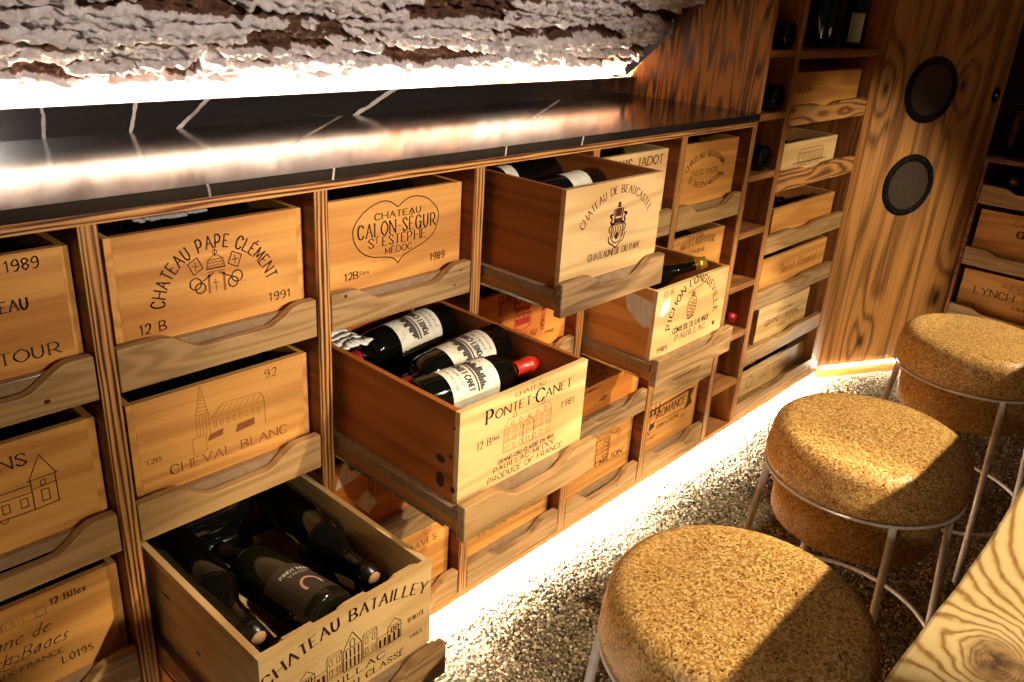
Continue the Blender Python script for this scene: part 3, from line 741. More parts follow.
for x in (0.122, 0.128, 0.134, 0.14, 0.146): k.line([(x, 0.124), (x, 0.082)], 0.0008, 2)
k.rect(0.112, 0.05, 0.138, 0.082, 0.0008, 2); k.line([(0.15, 0.112), (0.174, 0.134), (0.25, 0.132), (0.257, 0.118), (0.258, 0.066)], 0.0009, 2); k.line([(0.15, 0.112), (0.257, 0.112)], 0.0008, 2)
for i in range(8): k.line([(0.155 + i * 0.0125, 0.112), (0.17 + i * 0.0115, 0.13)], 0.0007, 2); k.rect(0.155 + i * 0.0125, 0.092, 0.16 + i * 0.0125, 0.102, 0.0008, 2)
k.fill([(0.14, 0.068), (0.17, 0.072), (0.172, 0.084), (0.145, 0.08)], 2); k.fill([(0.195, 0.066), (0.235, 0.07), (0.235, 0.084), (0.2, 0.082)], 2)
k.text('92', 0.262, 0.286, 0.156, 0.016, 2, serif=False, thick=0.1, thin=0.08); k.text('12B', 0.027, 0.054, 0.063, 0.008, 2, thick=0.18, thin=0.12)
cr(0, 2, 'golden pine crate with a faint church spire drawing, second bay', k, over=False)
k = Ink(); k.text('CHATEAU BATAILLEY', 0.012, 0.338, 0.122, 0.0215, thick=0.2, thin=0.07, arch=0.034)
house(k, 0.124, 0.06, 0.154, 0.108, 0.0013, cols=2, rows=2, roof=0.12); house(k, 0.198, 0.06, 0.228, 0.112, 0.0013, cols=2, rows=2, roof=0.12)
k.rect(0.157, 0.055, 0.195, 0.1, 0.0014); k.line([(0.157, 0.1), (0.176, 0.132), (0.195, 0.1)], 0.0014); k.circle(0.176, 0.108, 0.005, 0.0014, ry=0.009)
for i in range(4): k.line([(0.163 + i * 0.0085, 0.058), (0.163 + i * 0.0085, 0.076)], 0.003); k.line([(0.163 + i * 0.0085, 0.081), (0.163 + i * 0.0085, 0.096)], 0.003)
for a, b in ((0.068, 0.124), (0.228, 0.284)):
    k.line([(a, 0.056), (b, 0.058)], 0.0012); k.line([(a, 0.082), (b, 0.084)], 0.0012)
    for i in range(5): k.line([(a + 0.007 + i * 0.0105, 0.06), (a + 0.007 + i * 0.0105, 0.074)], 0.005)
for x0 in (0.07, 0.252): k.rect(x0, 0.056, x0 + 0.03, 0.092, 0.0012); k.line([(x0, 0.092), (x0 + 0.015, 0.106), (x0 + 0.03, 0.092)], 0.0013); k.rect(x0 + 0.008, 0.078, x0 + 0.014, 0.088, 0.002); k.rect(x0 + 0.018, 0.078, x0 + 0.024, 0.088, 0.002)
k.text('PAUILLAC', 0.085, 0.245, 0.034, 0.0125); k.text('GRAND CRU CLASSÉ', 0.05, 0.29, 0.011, 0.0125, thick=0.2, thin=0.08)
k.text('12 BLLES', 0.298, 0.334, 0.076, 0.009, 2); k.text('1982', 0.303, 0.332, 0.036, 0.007)
cr(0, 3, 'pale pine crate with a mansion drawing, pulled far out at lower left', k, front='pale', side='pale', knots=((0.2, 0.06, 0.008, 0.004), (0.3, 0.12, 0.016, 0.003), (0.1, 0.04, 0.006, 0.003)))
k = Ink(); k.text('SAINT-JULIEN', 0.06, 0.28, 0.08, 0.02)
cr(0, 4, 'golden pine crate in the bottom row beneath the pulled-out mansion crate', k)
# ---- third bay
k = Ink(); k.curve([(0.180, 0.153), (0.160, 0.166), (0.136, 0.169), (0.103, 0.158), (0.078, 0.138), (0.068, 0.118), (0.073, 0.094), (0.09, 0.073), (0.115, 0.060), (0.15, 0.054), (0.168, 0.048), (0.181, 0.036)], 0.0021, n=5)
k.curve([(0.180, 0.153), (0.205, 0.167), (0.232, 0.1685), (0.262, 0.158), (0.284, 0.137), (0.290, 0.117), (0.278, 0.086), (0.25, 0.068), (0.217, 0.057), (0.195, 0.050), (0.181, 0.036)], 0.0021, n=5)
k.text('CHATEAU', 0.122, 0.241, 0.134, 0.012, thick=0.22, thin=0.11); k.text('CALON-SÉGUR', 0.081, 0.281, 0.101, 0.0265, thick=0.13, thin=0.05, sp=3.2)
k.text('S', 0.106, 0.119, 0.079, 0.018, thick=0.16, thin=0.07); k.text('T', 0.121, 0.131, 0.087, 0.0105, thick=0.18, thin=0.12); k.text('ESTÉPHE', 0.141, 0.255, 0.079, 0.0185, thick=0.16, thin=0.07); k.text('MÉDOC', 0.148, 0.217, 0.06, 0.013, thick=0.16, thin=0.08)
k.text('1989', 0.269, 0.309, 0.024, 0.015, thick=0.16, thin=0.09); k.text('12B', 0.047, 0.08, 0.024, 0.014, thick=0.2, thin=0.1); k.text('lles', 0.083, 0.106, 0.028, 0.008)
cr(1, 1, 'golden pine crate printed with lettering inside a heart', k)
k = Ink(); k.text('CHATEAU', 0.142, 0.226, 0.169, 0.0085, thick=0.16, thin=0.08)
k.text('P', 0.068, 0.086, 0.139, 0.026, thick=0.2, thin=0.07); k.text('ONTET', 0.092, 0.186, 0.141, 0.0175, thick=0.16, thin=0.07); k.text('-', 0.19, 0.196, 0.142, 0.018); k.text('C', 0.202, 0.224, 0.137, 0.026, thick=0.17, thin=0.07); k.text('ANET', 0.229, 0.305, 0.14, 0.0175, thick=0.16, thin=0.07)
k.text('1981', 0.278, 0.32, 0.1, 0.013, thick=0.12, thin=0.07); k.text('12 B', 0.047, 0.083, 0.093, 0.0145, thick=0.12, thin=0.06); k.text('lles', 0.086, 0.104, 0.098, 0.008, thick=0.2, thin=0.1)
house(k, 0.117, 0.06, 0.25, 0.128, 0.001, 2, 7, 3, 0.28)
k.line([(0.117, 0.084), (0.25, 0.084)], 0.0009, 2); k.rect(0.17, 0.06, 0.2, 0.1, 0.0009, 2); k.line([(0.168, 0.1), (0.185, 0.116), (0.202, 0.1)], 0.0009, 2)
for i in range(5): k.rect(0.135 + i * 0.023, 0.113, 0.141 + i * 0.023, 0.121, 0.0009, 2)
k.rect(0.14, 0.128, 0.147, 0.136, 0.0012, 2); k.rect(0.22, 0.128, 0.227, 0.136, 0.0012, 2)
k.text('GRAND CRU CLASSÉ EN 1855', 0.105, 0.263, 0.041, 0.008, serif=False, thick=0.16, thin=0.12); k.text('PAUILLAC-MEDOC', 0.094, 0.271, 0.026, 0.0105, serif=False, thick=0.13, thin=0.1); k.text('PRODUCE OF FRANCE', 0.08, 0.293, 0.0085, 0.0115, serif=False, thick=0.13, thin=0.1)
cr(1, 2, 'pale pine crate pulled out at the centre with three labelled bottles showing', k, front='pale', side='brown', knots=((0.045, 0.075, 0.012, 0.008), (0.045, 0.032, 0.011, 0.016), (0.02, 0.09, 0.004, 0.004), (0.012, 0.025, 0.006, 0.007), (0.012, 0.15, 0.003, 0.003)))
k = Ink()
k.fill([(0.012, 0.128), (0.032, 0.186), (0.085, 0.195), (0.115, 0.16), (0.07, 0.137)], 3); k.fill([(0.062, 0.075), (0.095, 0.095), (0.125, 0.05), (0.1, 0.03)], 3)
k.circle(0.06, 0.17, 0.008, 0.006); k.line([(0.05, 0.152), (0.085, 0.156)], 0.002)
house(k, 0.1, 0.07, 0.21, 0.135, 0.0014, 1, 6, 2, 0.4)
for i in range(6): k.line([(0.11 + i * 0.018, 0.08), (0.115 + i * 0.018, 0.12)], 0.004, 2)
k.text('GRAND VIN', 0.18, 0.3, 0.06, 0.013, 2); k.text('PAUILLAC', 0.19, 0.3, 0.035, 0.01, 2)
cr(1, 3, 'orange pine crate with torn white stickers beneath the centre pulled-out crate', k, front='orange', side='orange')
k = Ink(); k.text('GRAVES', 0.20, 0.31, 0.12, 0.016, 2); k.circle(0.28, 0.16, 0.012, 0.0016, 2)
cr(1, 4, 'light pine crate in the bottom row behind the mansion crate front', k, front='gold')
# ---- fourth bay
k = Ink(); k.arc('CHATEAU DE BEAUCASTEL', 0.188, 0.033, 0.145, 146, 37, 0.0165, thick=0.15, thin=0.06)
cx = 0.190
k.curve([(cx - 0.03, 0.083), (cx - 0.026, 0.07), (cx - 0.012, 0.063), (cx, 0.056), (cx + 0.012, 0.064), (cx + 0.026, 0.072), (cx + 0.03, 0.086)], 0.003)
k.line([(cx - 0.02, 0.108), (cx - 0.022, 0.082), (cx - 0.012, 0.07), (cx, 0.066), (cx + 0.012, 0.07), (cx + 0.022, 0.082), (cx + 0.02, 0.108)], 0.0026, closed=True)
for i in range(5): k.curve([(cx - 0.018 + i * 0.009, 0.104), (cx - 0.014 + i * 0.009, 0.096), (cx - 0.02 + i * 0.009, 0.088), (cx - 0.014 + i * 0.008, 0.08)], 0.0024)
k.fill([(cx - 0.004, 0.074), (cx + 0.006, 0.076), (cx + 0.004, 0.09), (cx - 0.006, 0.088)])
for sx in (-1, 1):
    k.curve([(cx + sx * 0.014, 0.11), (cx + sx * 0.026, 0.114), (cx + sx * 0.022, 0.122), (cx + sx * 0.03, 0.13), (cx + sx * 0.02, 0.132)], 0.0045); k.curve([(cx + sx * 0.02, 0.112), (cx + sx * 0.03, 0.102), (cx + sx * 0.026, 0.092)], 0.003)
    k.line([(cx + sx * 0.012, 0.118), (cx + sx * 0.016, 0.142)], 0.004)
k.fill([(cx - 0.018, 0.11), (cx + 0.018, 0.11), (cx + 0.014, 0.122), (cx - 0.014, 0.122)]); k.fill([(cx - 0.01, 0.126), (cx + 0.01, 0.126), (cx + 0.012, 0.144), (cx - 0.012, 0.144)]); k.fill([(cx - 0.006, 0.146), (cx + 0.006, 0.146), (cx + 0.004, 0.158), (cx - 0.004, 0.158)])
k.text('CHATEAUNEUF DU PAPE', 0.095, 0.286, 0.04, 0.0145, thick=0.15, thin=0.06, sp=1.8)
cr(2, 1, 'pale pine crate with a coat of arms, pulled out of the top row', k, front='pale', side='brown', H=0.206, dy=0.0255)
k = Ink(); k.text('CHATEAU', 0.094, 0.19, 0.155, 0.02, thick=0.2, thin=0.08)
k.line([(0.152, 0.13), (0.149, 0.152), (0.165, 0.14), (0.178, 0.158), (0.193, 0.14), (0.208, 0.15), (0.206, 0.128)], 0.005); k.fill([(0.153, 0.118), (0.207, 0.117), (0.207, 0.13), (0.153, 0.13)])
k.line([(0.155, 0.112), (0.155, 0.078), (0.184, 0.064), (0.213, 0.076), (0.213, 0.11)], 0.003, closed=True); k.fill([(0.158, 0.082), (0.21, 0.082), (0.21, 0.1), (0.158, 0.1)])
for i in range(3): k.fill([(0.163 + i * 0.017, 0.103), (0.172 + i * 0.017, 0.103), (0.168 + i * 0.017, 0.111)])
class Turn(Ink): pass
t = Ink(); t.text('POUJEAUX', 0, 0.1, 0, 0.013, thick=0.2, thin=0.08)
for q, mi in t.q: k.q.append(([(0.108 - v, 0.06 + u) for u, v in q], mi))
t = Ink(); t.text('MONTROSE', 0, 0.095, 0, 0.013, thick=0.2, thin=0.08)
for q, mi in t.q: k.q.append(([(0.268 - v, 0.05 + u) for u, v in q], mi))
k.text('CHATEAU', 0.14, 0.24, 0.042, 0.016, thick=0.2, thin=0.08); k.text('1988', 0.27, 0.308, 0.032, 0.009)
cr(2, 2, 'orange pine crate with red crown and shield below the coat of arms crate', k, front='orange', side='orange', inks=['ink_red', 'ink_red', 'paper_white'])
k = Ink(); k.text('CHATEAU', 0.1, 0.25, 0.09, 0.018)
cr(2, 3, 'pine crate hidden behind the right side of the centre pulled-out crate', k)
k = Ink(); k.text('MARGAUX', 0.13, 0.25, 0.064, 0.015, 2, thick=0.12, thin=0.08); k.text('1ER GRAND CRU CLASSÉ', 0.06, 0.325, 0.046, 0.0105, serif=True, thick=0.2, thin=0.1); k.text('CHATEAU', 0.12, 0.26, 0.11, 0.018, 2)
cr(2, 4, 'golden pine crate with small capitals in the bottom row, fourth bay', k)
# ---- fifth bay
k = Ink(); k.text('LOUIS JADOT', 0.075, 0.33, 0.146, 0.023, thick=0.19, thin=0.1); k.text('BEAUNE', 0.1, 0.24, 0.08, 0.018)
cr(3, 1, 'pale pine crate with capitals along its top, beside the coat of arms crate', k, front='pale', side='pale')
k = Ink(); k.arc('PICHON LONGUEVILLE', 0.189, 0.065, 0.108, 178, 0, 0.0195, thick=0.18, thin=0.1, sp=3)
for i in range(7): k.curve([(0.16 + (i % 2) * 0.004, 0.08 + i * 0.009), (0.172, 0.076 + i * 0.0095), (0.183, 0.083 + i * 0.009), (0.194 - (i % 3) * 0.003, 0.078 + i * 0.009)], 0.0026, 2)
k.curve([(0.158, 0.13), (0.157, 0.095), (0.176, 0.077), (0.196, 0.096), (0.196, 0.13)], 0.0026, 2); k.fill([(0.166, 0.138), (0.188, 0.138), (0.184, 0.152), (0.17, 0.152)], 2); k.line([(0.15, 0.152), (0.22, 0.164)], 0.003, 2)
k.text('COMTESSE DE LALANDE', 0.098, 0.278, 0.05, 0.0145, thick=0.17, thin=0.1, sp=1.8); k.text('PAUILLAC', 0.115, 0.266, 0.026, 0.0165, thick=0.17, thin=0.06)
k.text('12 B', 0.03, 0.074, 0.168, 0.013, 2); k.text('1985', 0.034, 0.08, 0.013, 0.013, 1); k.fill([(0.022, 0.118), (0.03, 0.15), (0.062, 0.162), (0.066, 0.132), (0.04, 0.112)], 3); k.circle(0.31, 0.03, 0.004, 0.004)
cr(3, 2, 'pale pine crate with lettering arched over an oval crest, pulled out at right', k, front='pale', side='gold', H=0.187, sticker=((0.008, 0.155), (0.10, 0.168), (0.085, 0.12), (0.06, 0.1), (0.03, 0.085), (0.008, 0.092)))
k = Ink(); k.text('CHATEAU LATOUR', 0.02, 0.325, 0.13, 0.021, thick=0.15, thin=0.05, y1=0.128)
for i in range(6): k.line([(0.06 + i * 0.03, 0.16), (0.067 + i * 0.03, 0.16)], 0.005)
k.text('PREMIER GRAND CRU', 0.05, 0.182, 0.112, 0.009, serif=False); k.text('PAUILLAC', 0.06, 0.18, 0.094, 0.014, thick=0.12); k.text('1986', 0.268, 0.322, 0.076, 0.012, thick=0.2, thin=0.1); k.text('MIS EN BOUTEILLES', 0.05, 0.155, 0.074, 0.006, serif=False)
k.fill([(0.15, 0.028), (0.18, 0.024), (0.196, 0.034), (0.175, 0.042)], 2)
cr(3, 3, 'orange pine crate below the pulled-out crate with the oval crest', k, front='orange', side='orange')
k = Ink(); k.arc('LA GORDIERE', 0.19, 0.02, 0.14, 135, 45, 0.019, 2, thick=0.15, thin=0.08); k.rect(0.168, 0.068, 0.23, 0.142, 0.003, 2); k.rect(0.205, 0.075, 0.235, 0.135, 0.003, 2)
for i in range(4): k.line([(0.17, 0.08 + i * 0.016), (0.235, 0.082 + i * 0.016)], 0.002, 2); k.fill([(0.215, 0.08 + i * 0.014), (0.226, 0.08 + i * 0.014), (0.226, 0.086 + i * 0.014), (0.215, 0.086 + i * 0.014)], 2)
k.text('SAINT-EMILION', 0.05, 0.31, 0.054, 0.018, 1, thick=0.2, thin=0.1)
cr(3, 4, 'golden pine crate with a small tower drawing in the bottom row, fifth bay', k, front='gold', side='orange')
# ---- sixth bay
k = Ink(); k.arc('CHATEAU BRANAIRE', 0.173, 0.075, 0.113, 155, 25, 0.017, thick=0.18, thin=0.1, ry=0.064); k.text('DULUC DUCRU', 0.095, 0.25, 0.088, 0.015, thick=0.12, thin=0.08); k.arc('ST JULIEN-MEDOC', 0.175, 0.112, 0.115, 218, 322, 0.015, thick=0.16, thin=0.1, ry=0.064, below=True)
k.text('1986', 0.25, 0.29, 0.072, 0.011); k.fill([(0.008, 0.15), (0.016, 0.15), (0.03, 0.185), (0.012, 0.182)], 3)
cr(4, 1, 'golden pine crate with lettering in an oval, top row beside the bottle cubbies', k, front='gold', side='gold', inks=['ink', 'ink_faint', 'ink_red'])
k = Ink(); k.text('CHATEAU', 0.13, 0.222, 0.172, 0.011); k.text('ARTS-LAGRAVIERE', 0.095, 0.3, 0.142, 0.02, arch=0.008, thick=0.14, thin=0.08); k.text('1988', 0.15, 0.24, 0.12, 0.012)
cr(4, 2, 'pine crate half hidden behind the pulled-out crate with the oval crest', k, front='gold', side='gold')
k = Ink(); k.text('CHATEAU', 0.08, 0.25, 0.1, 0.02)
cr(4, 3, 'pine crate in the third row beside the bottle cubbies, mostly hidden', k, front='gold', side='gold')
k = Ink(); k.line([(0.04, 0.148), (0.29, 0.157)], 0.008); k.line([(0.1, 0.094), (0.28, 0.09)], 0.003)
k.fill([(0.285, 0.16), (0.325, 0.155), (0.305, 0.125), (0.322, 0.095), (0.27, 0.082), (0.285, 0.11)])
k.text('ROMANCE', 0.1, 0.27, 0.108, 0.03, thick=0.16, thin=0.08, y1=0.112); k.text('SAINT-ESTEPHE', 0.105, 0.24, 0.068, 0.015, thick=0.2, thin=0.1); k.text('1990', 0.035, 0.1, 0.035, 0.014); k.text('2007', 0.25, 0.29, 0.055, 0.012, 2)
for i in range(3): k.fill([(0.05 + i * 0.024, 0.128), (0.066 + i * 0.024, 0.128), (0.058 + i * 0.024, 0.178)])
k.circle(0.075, 0.115, 0.02, 0.003); k.fill([(0.055, 0.075), (0.09, 0.08), (0.085, 0.1), (0.06, 0.098)]); k.line([(0.03, 0.1), (0.06, 0.06), (0.09, 0.1)], 0.004)
cr(4, 4, 'golden pine crate with a ribbon banner in the bottom row', k, front='gold', side='orange')

# ================================================================== BOTTLES IN THE PULLED-OUT CRATES
def label_front(t1, t2):
    k = Ink()
    k.text(t1, -0.036, 0.036, 0.092, 0.0145, thick=0.2, thin=0.14); k.text(t2, -0.024, 0.024, 0.078, 0.006)
    for i in range(16):
        x = -0.04 + i * 0.005; hh = (0.006, 0.013, 0.017, 0.012, 0.02, 0.018, 0.012, 0.024, 0.022, 0.012, 0.018, 0.02, 0.012, 0.016, 0.011, 0.006)[i]
        k.fill([(x, 0.121), (x + 0.0047, 0.121), (x + 0.0047, 0.121 + hh), (x, 0.121 + hh)])
    k.line([(-0.04 + 0.008 * i, 0.116) for i in range(11)], 0.004); k.text('GRAND CRU CLASSE', -0.03, 0.03, 0.064, 0.004); k.line([(-0.02, 0.154), (0.02, 0.154)], 0.002)
    return k
G = 'bottles in the centre pulled-out crate'
zb = ROWZ[1] + 0.0565 + 0.009
LBL = dict(lab_z=(0.052, 0.172), ink=label_front('PONTET-CANET', 'PAUILLAC'), lab_a=85)
up_f = (0.05, -0.45, 0.9)
bottle((0.754, 0.062, 0.744), (-1, -0.05, -0.06), up_f, 'labelled wine bottle at the back of the centre pulled-out crate', cap='cap_wine', group=G, L=0.318, rad=0.044, **LBL)
bottle((0.754, -0.105, 0.746), (-1, -0.04, -0.06), up_f, 'labelled wine bottle in the middle of the centre pulled-out crate', cap='cap_wine', group=G, L=0.318, rad=0.044, **LBL)
bottle((0.437, -0.205, 0.744), (1, -0.02, -0.03), (-0.05, -0.45, 0.9), 'wine bottle with red capsule nearest the front of the centre crate', cap='cap_red', group=G, L=0.318, rad=0.044, **LBL)
for i, (y, s) in enumerate(((0.118, 1), (-0.02, 1), (-0.15, -1), (-0.25, 1))):
    bottle((0.597 - s * 0.158, y, zb + 0.0455), (s, 0, 0), (0, 0, 1), 'dark bottle in the lower layer of the centre pulled-out crate', cap='cap_wine', group='lower bottles in the centre crate', L=0.318, rad=0.044, lab_z=None)
def spacer(x0, x1, y, z, label, h=0.05):
    mb = MB(); pts = [(x0, z), (x1, z)]; n = 24; top = []
    for i in range(n + 1):
        x = x0 + (x1 - x0) * i / n; top.append((x, z + h - 0.022 * max(0, sin((x - x0) * 2 * PI / 0.11 + 1.0))))
    mb.prism(pts + top[::-1], y, y + 0.009)
    o = mb.build('bottle_spacer', M['paleX']); tag(o, label, 'wooden spacer', 'bottle spacers'); return o
def spacer_y(y0, y1, x, z, label, h=0.06):
    mb = MB(); n = 24; top = [(y0 + (y1 - y0) * i / n, z + h - 0.02 * max(0, sin((y1 - y0) * i / n * 2 * PI / 0.16 + 0.6))) for i in range(n + 1)]
    mb.prism([(y0, z), (y1, z)] + top[::-1], x, x + 0.009, 'X')
    o = mb.build('bottle_spacer', M['paleY']); tag(o, label, 'wooden spacer', 'bottle spacers'); return o
mb = MB(); nn = 12
for i in range(nn):
    for j in range(6):
        f = lambda a, b: (0.446 + 0.07 * a / nn, 0.02 + 0.15 * b / 6, 0.772 + 0.012 * noise.noise((a * 0.28, b * 0.5, 2)))
        mb.quad([f(i, j), f(i + 1, j), f(i + 1, j + 1), f(i, j + 1)], 0, True)
o = mb.build('tissue_paper', M['paper_white']); tag(o, 'crumpled white tissue paper in the back corner of the centre crate', 'tissue paper')
so = o.modifiers.new('thick', 'SOLIDIFY'); so.thickness = 0.0015

G = 'bottles in the lower left pulled-out crate'
k = Ink(); k.text('PINOT NOIR', -0.03, 0.03, 0.105, 0.008, 2, serif=False); k.text('VALLEE', -0.02, 0.02, 0.093, 0.006, 2, serif=False)
k.circle(-0.004, 0.05, 0.016, 0.005, 3, -20, 200, 0.022)
zq = ROWZ[2] + 0.0565 + 0.009
bottle((0.178, -0.298, zq + 0.142), (-0.03, 1, -0.15), (0.1, -0.25, 1), 'large dark bottle with grey label lying on top in the mansion crate', 'bordeaux', L=0.36, rad=0.048, lab_mat='paper_dark', lab_z=(0.02, 0.135), ink=k, glass='glass_green', group=G)
bottle((0.081, 0.075, zq + 0.132), (-0.02, -1, -0.03), (0, 0, 1), 'dark bottle pointing its neck forward along the left of the mansion crate', 'burgundy', L=0.31, rad=0.044, lab_z=None, cork=True, group=G)
bottle((0.307, 0.075, zq + 0.132), (0.02, -1, -0.06), (0, 0, 1), 'dark bottle pointing its neck forward along the right of the mansion crate', 'burgundy', L=0.31, rad=0.044, lab_z=None, cork=True, group=G)
bottle((0.235, -0.305, zq + 0.0455), (0, 1, 0), (0.3, 0, 1), 'dark bottle with grey label at the front right of the mansion crate', 'bordeaux', L=0.3, rad=0.0402, lab_mat='tissue_grey', lab_z=(0.05, 0.13), group=G)
for x, y, s in ((0.077, -0.305, 1), (0.317, -0.305, 1)):
    bottle((x, y, zq + 0.0455), (0, s, 0), (0, 0, 1), 'dark bottle in the lower layer of the mansion crate', 'bordeaux', L=0.3, rad=0.0402, lab_z=None, group='lower bottles in the mansion crate')
for i, z in enumerate((0.0425, 0.1275)): bottle((0.036, 0.132, zq + z), (1, 0, 0), (0, 0, 1), 'dark bottle lying across the back of the mansion crate', 'bordeaux', L=0.31, rad=0.042, lab_z=None, group='bottles across the back of the mansion crate')
spacer(0.036, 0.352, -0.3145, zq + 0.115, 'notched pine spacer inside the front of the mansion crate', 0.055)

G = 'bottles in the coat of arms crate'
zc = ROWZ[0] + 0.0565 + 0.009
bottle((1.150, -0.03, 1.026), (-1, 0.0, -0.05), (0.1, -0.45, 0.9), 'dark bottle with cream label in the coat of arms crate', L=0.31, rad=0.044, lab_z=(0.06, 0.128), group=G)
bottle((1.150, 0.11, 1.028), (-1, 0.02, -0.05), (0, -0.3, 1), 'dark bottle with pale label at the back of the coat of arms crate', L=0.31, rad=0.044, lab_z=(0.155, 0.19), group=G)
for y in (-0.1, 0.04, 0.16):
    bottle((1.150, y, zc + 0.0455), (-1, 0, 0), (0, 0, 1), 'dark bottle in the lower layer of the coat of arms crate', L=0.31, rad=0.044, lab_z=None, group='lower bottles in the coat of arms crate')
G = 'bottles in the oval crest crate'
bottle((1.285, 0.03, 0.702), (0.22, -0.18, 0.09), (-0.2, -0.3, 0.9), 'bottle with gold capsule and pale label in the oval crest crate', 'burgundy', L=0.31, rad=0.042, cap='cap_gold', lab_z=(0.05, 0.13), group=G, cap_from=0.9)
mb = MB()
for i in range(14):
    f = lambda a, b: (0.085 + 0.125 * a / 14, 0.075 + 0.03 * b, 1.0735 + 0.002 * noise.noise((a * 0.3, b, 4)) + 0.004 * b)
    mb.quad([f(i, 0), f(i + 1, 0), f(i + 1, 1), f(i, 1)], 0, True)
o = mb.build('tissue_paper', M['tissue_grey']); tag(o, 'grey folded tissue on the crate with the crossed keys', 'tissue paper'); so = o.modifiers.new('thick', 'SOLIDIFY'); so.thickness = 0.003

# dark bottles lying across the closed crates, seen as black in the gap above each front
FILL = {(-1, 1): 'crate stencilled 1989', (-1, 2): 'crate with the gabled tower drawing', (-1, 3): 'crate with the slanted script', (0, 1): 'crate with crossed keys', (0, 2): 'crate with the church spire',
        (1, 1): 'crate with the heart', (1, 3): 'crate with torn stickers', (2, 2): 'crate with the red crown', (3, 1): 'pale crate beside the coat of arms', (3, 3): 'orange crate below the oval crest', (4, 1): 'crate with lettering in an oval', (4, 2): 'half hidden crate beside the cubbies', (4, 4): 'crate with the ribbon banner'}
fb0 = None
for (c, r), nm in FILL.items():
    x0, y0, z0 = c * P + 0.019, 0.038, ROWZ[r - 1] + 0.0565
    for lay in (0, 1):
        for j in range(2):
            s = 1 if (j + lay) % 2 else -1
            loc = (x0 + 0.175 - s * 0.15, y0 + 0.06 + 0.086 * j + 0.012 * lay, z0 + 0.0095 + 0.041 + 0.0825 * lay)
            if fb0 is None:
                fb0 = bottle(loc, (s, 0, 0), (0, 0, 1), 'dark bottle lying inside the ' + nm, L=0.3, rad=0.041, lab_z=None, group='bottles in the ' + nm)
            else:
                o = fb0.copy(); COL.objects.link(o)
                o.matrix_basis = Matrix(((0, 0, s, loc[0]), (0, -s, 0, loc[1]), (1, 0, 0, loc[2]), (0, 0, 0, 1))) if s > 0 else Matrix(((0, 0, -1, loc[0]), (0, 1, 0, loc[1]), (1, 0, 0, loc[2]), (0, 0, 0, 1)))
                for ch in fb0.children:
                    d = ch.copy(); COL.objects.link(d); d.parent = o
                tag(o, 'dark bottle lying inside the ' + nm, 'wine bottle', 'bottles in the ' + nm)

# ================================================================== TALL SHELVING UNIT
tu = empty('shelving_unit', (2.45, 0.17, FLOOR), 'tall wooden shelving unit of bottle cubbies and flat crates by the corner panel', 'shelving unit')
toff = (-2.45, -0.17, -FLOOR)
def tp(mb, name, m, bevel=0.0): return mb.build(name, m, tu, bevel, loc=toff)
mb = MB(); mb.prism([(0.0, 1.1225), (0.57, 1.1225), (0.57, 1.13), (0.515, 1.178), (0.0, 1.655)], 1.9725, 2.0, 'X'); tp(mb, 'gable_panel', [M['gable']])
mb = MB(); mb.box(1.9725, 2.0, -0.003, 0.0, TOPZ + 0.0005, 1.8); tp(mb, 'front_edging', M['shelfZ'])
DEP = 0.34
mb = MB(); mb.box(2.0006, 2.006, 0.001, DEP, -0.0044, 1.64); tp(mb, 'cubby_lining', M['shelfback'])
mb = MB(); mb.box(2.18, 2.214, 0.0, DEP, -0.0044, 1.8); tp(mb, 'upright', [M['shelfZ']])
mb = MB(); mb.box(2.862, 2.95, 0.0, DEP, -0.0044, 1.8); tp(mb, 'upright', [M['shelfZ']])
mb = MB(); mb.box(2.0, 2.95, DEP, DEP + 0.01, -0.02, 1.8); tp(mb, 'back_panel', M['shelfback'])
mb = MB(); mb.box(2.0005, 2.95, 0.006, DEP, -0.018, -0.0045); mb.box(2.0005, 2.95, 0.0, 0.006, -0.0245, -0.0045); tp(mb, 'bottom_board', M['shelf'])
mb = MB(); mb.box(2.0005, 2.95, 0.06, 0.075, FLOOR - 0.004, -0.0182); tp(mb, 'plinth', M['shelf'])
CUB = [1.323, 1.135, 0.945, 0.755, 0.565, 0.375, 0.18]
for z in CUB:
    mb = MB(); mb.box(2.006, 2.18, 0.001, DEP, z - 0.021, z); tp(mb, 'cubby_shelf', M['shelf'])
mb = MB(); mb.box(2.214, 2.862, 0.001, DEP, 1.296, 1.32); tp(mb, 'wide_shelf', M['shelf'])
TZ = [1.083, 0.864, 0.642, 0.434, 0.21, -0.004]
TH = [0.105, 0.09, 0.085, 0.105, 0.13, 0.09]
TX = [(2.285, 2.83), (2.29, 2.73), (2.30, 2.82), (2.29, 2.84), (2.335, 2.77), (2.29, 2.84)]
for z in TZ:
    for x in (2.214, 2.85):
        if z > 0: mb = MB(); mb.box(x, x + 0.012, 0.03, DEP, z - 0.002, z + 0.0115); tp(mb, 'cleat', M['shelfY'])
def house_ink(W):
    k = Ink(); house(k, W * 0.28, 0.022, W * 0.75, 0.068, 0.0018, 1, 8, 2, 0.3); k.line([(W * 0.2, 0.02), (W * 0.82, 0.02)], 0.003)
    k.text('CHATEAU', W * 0.3, W * 0.7, 0.006, 0.009); return k
TI = [('OpusOne', 0)]
inks6 = []
k = Ink(); k.text('O', 0.012, 0.034, 0.045, 0.024, serif=False, thick=0.12); k.text('pus', 0.037, 0.078, 0.045, 0.022, serif=False, thick=0.12); k.text('O', 0.084, 0.108, 0.045, 0.024, serif=False, thick=0.12); k.text('ne', 0.111, 0.14, 0.045, 0.022, serif=False, thick=0.12); inks6.append(k)
inks6.append(house_ink(0.44)); inks6.append(None)
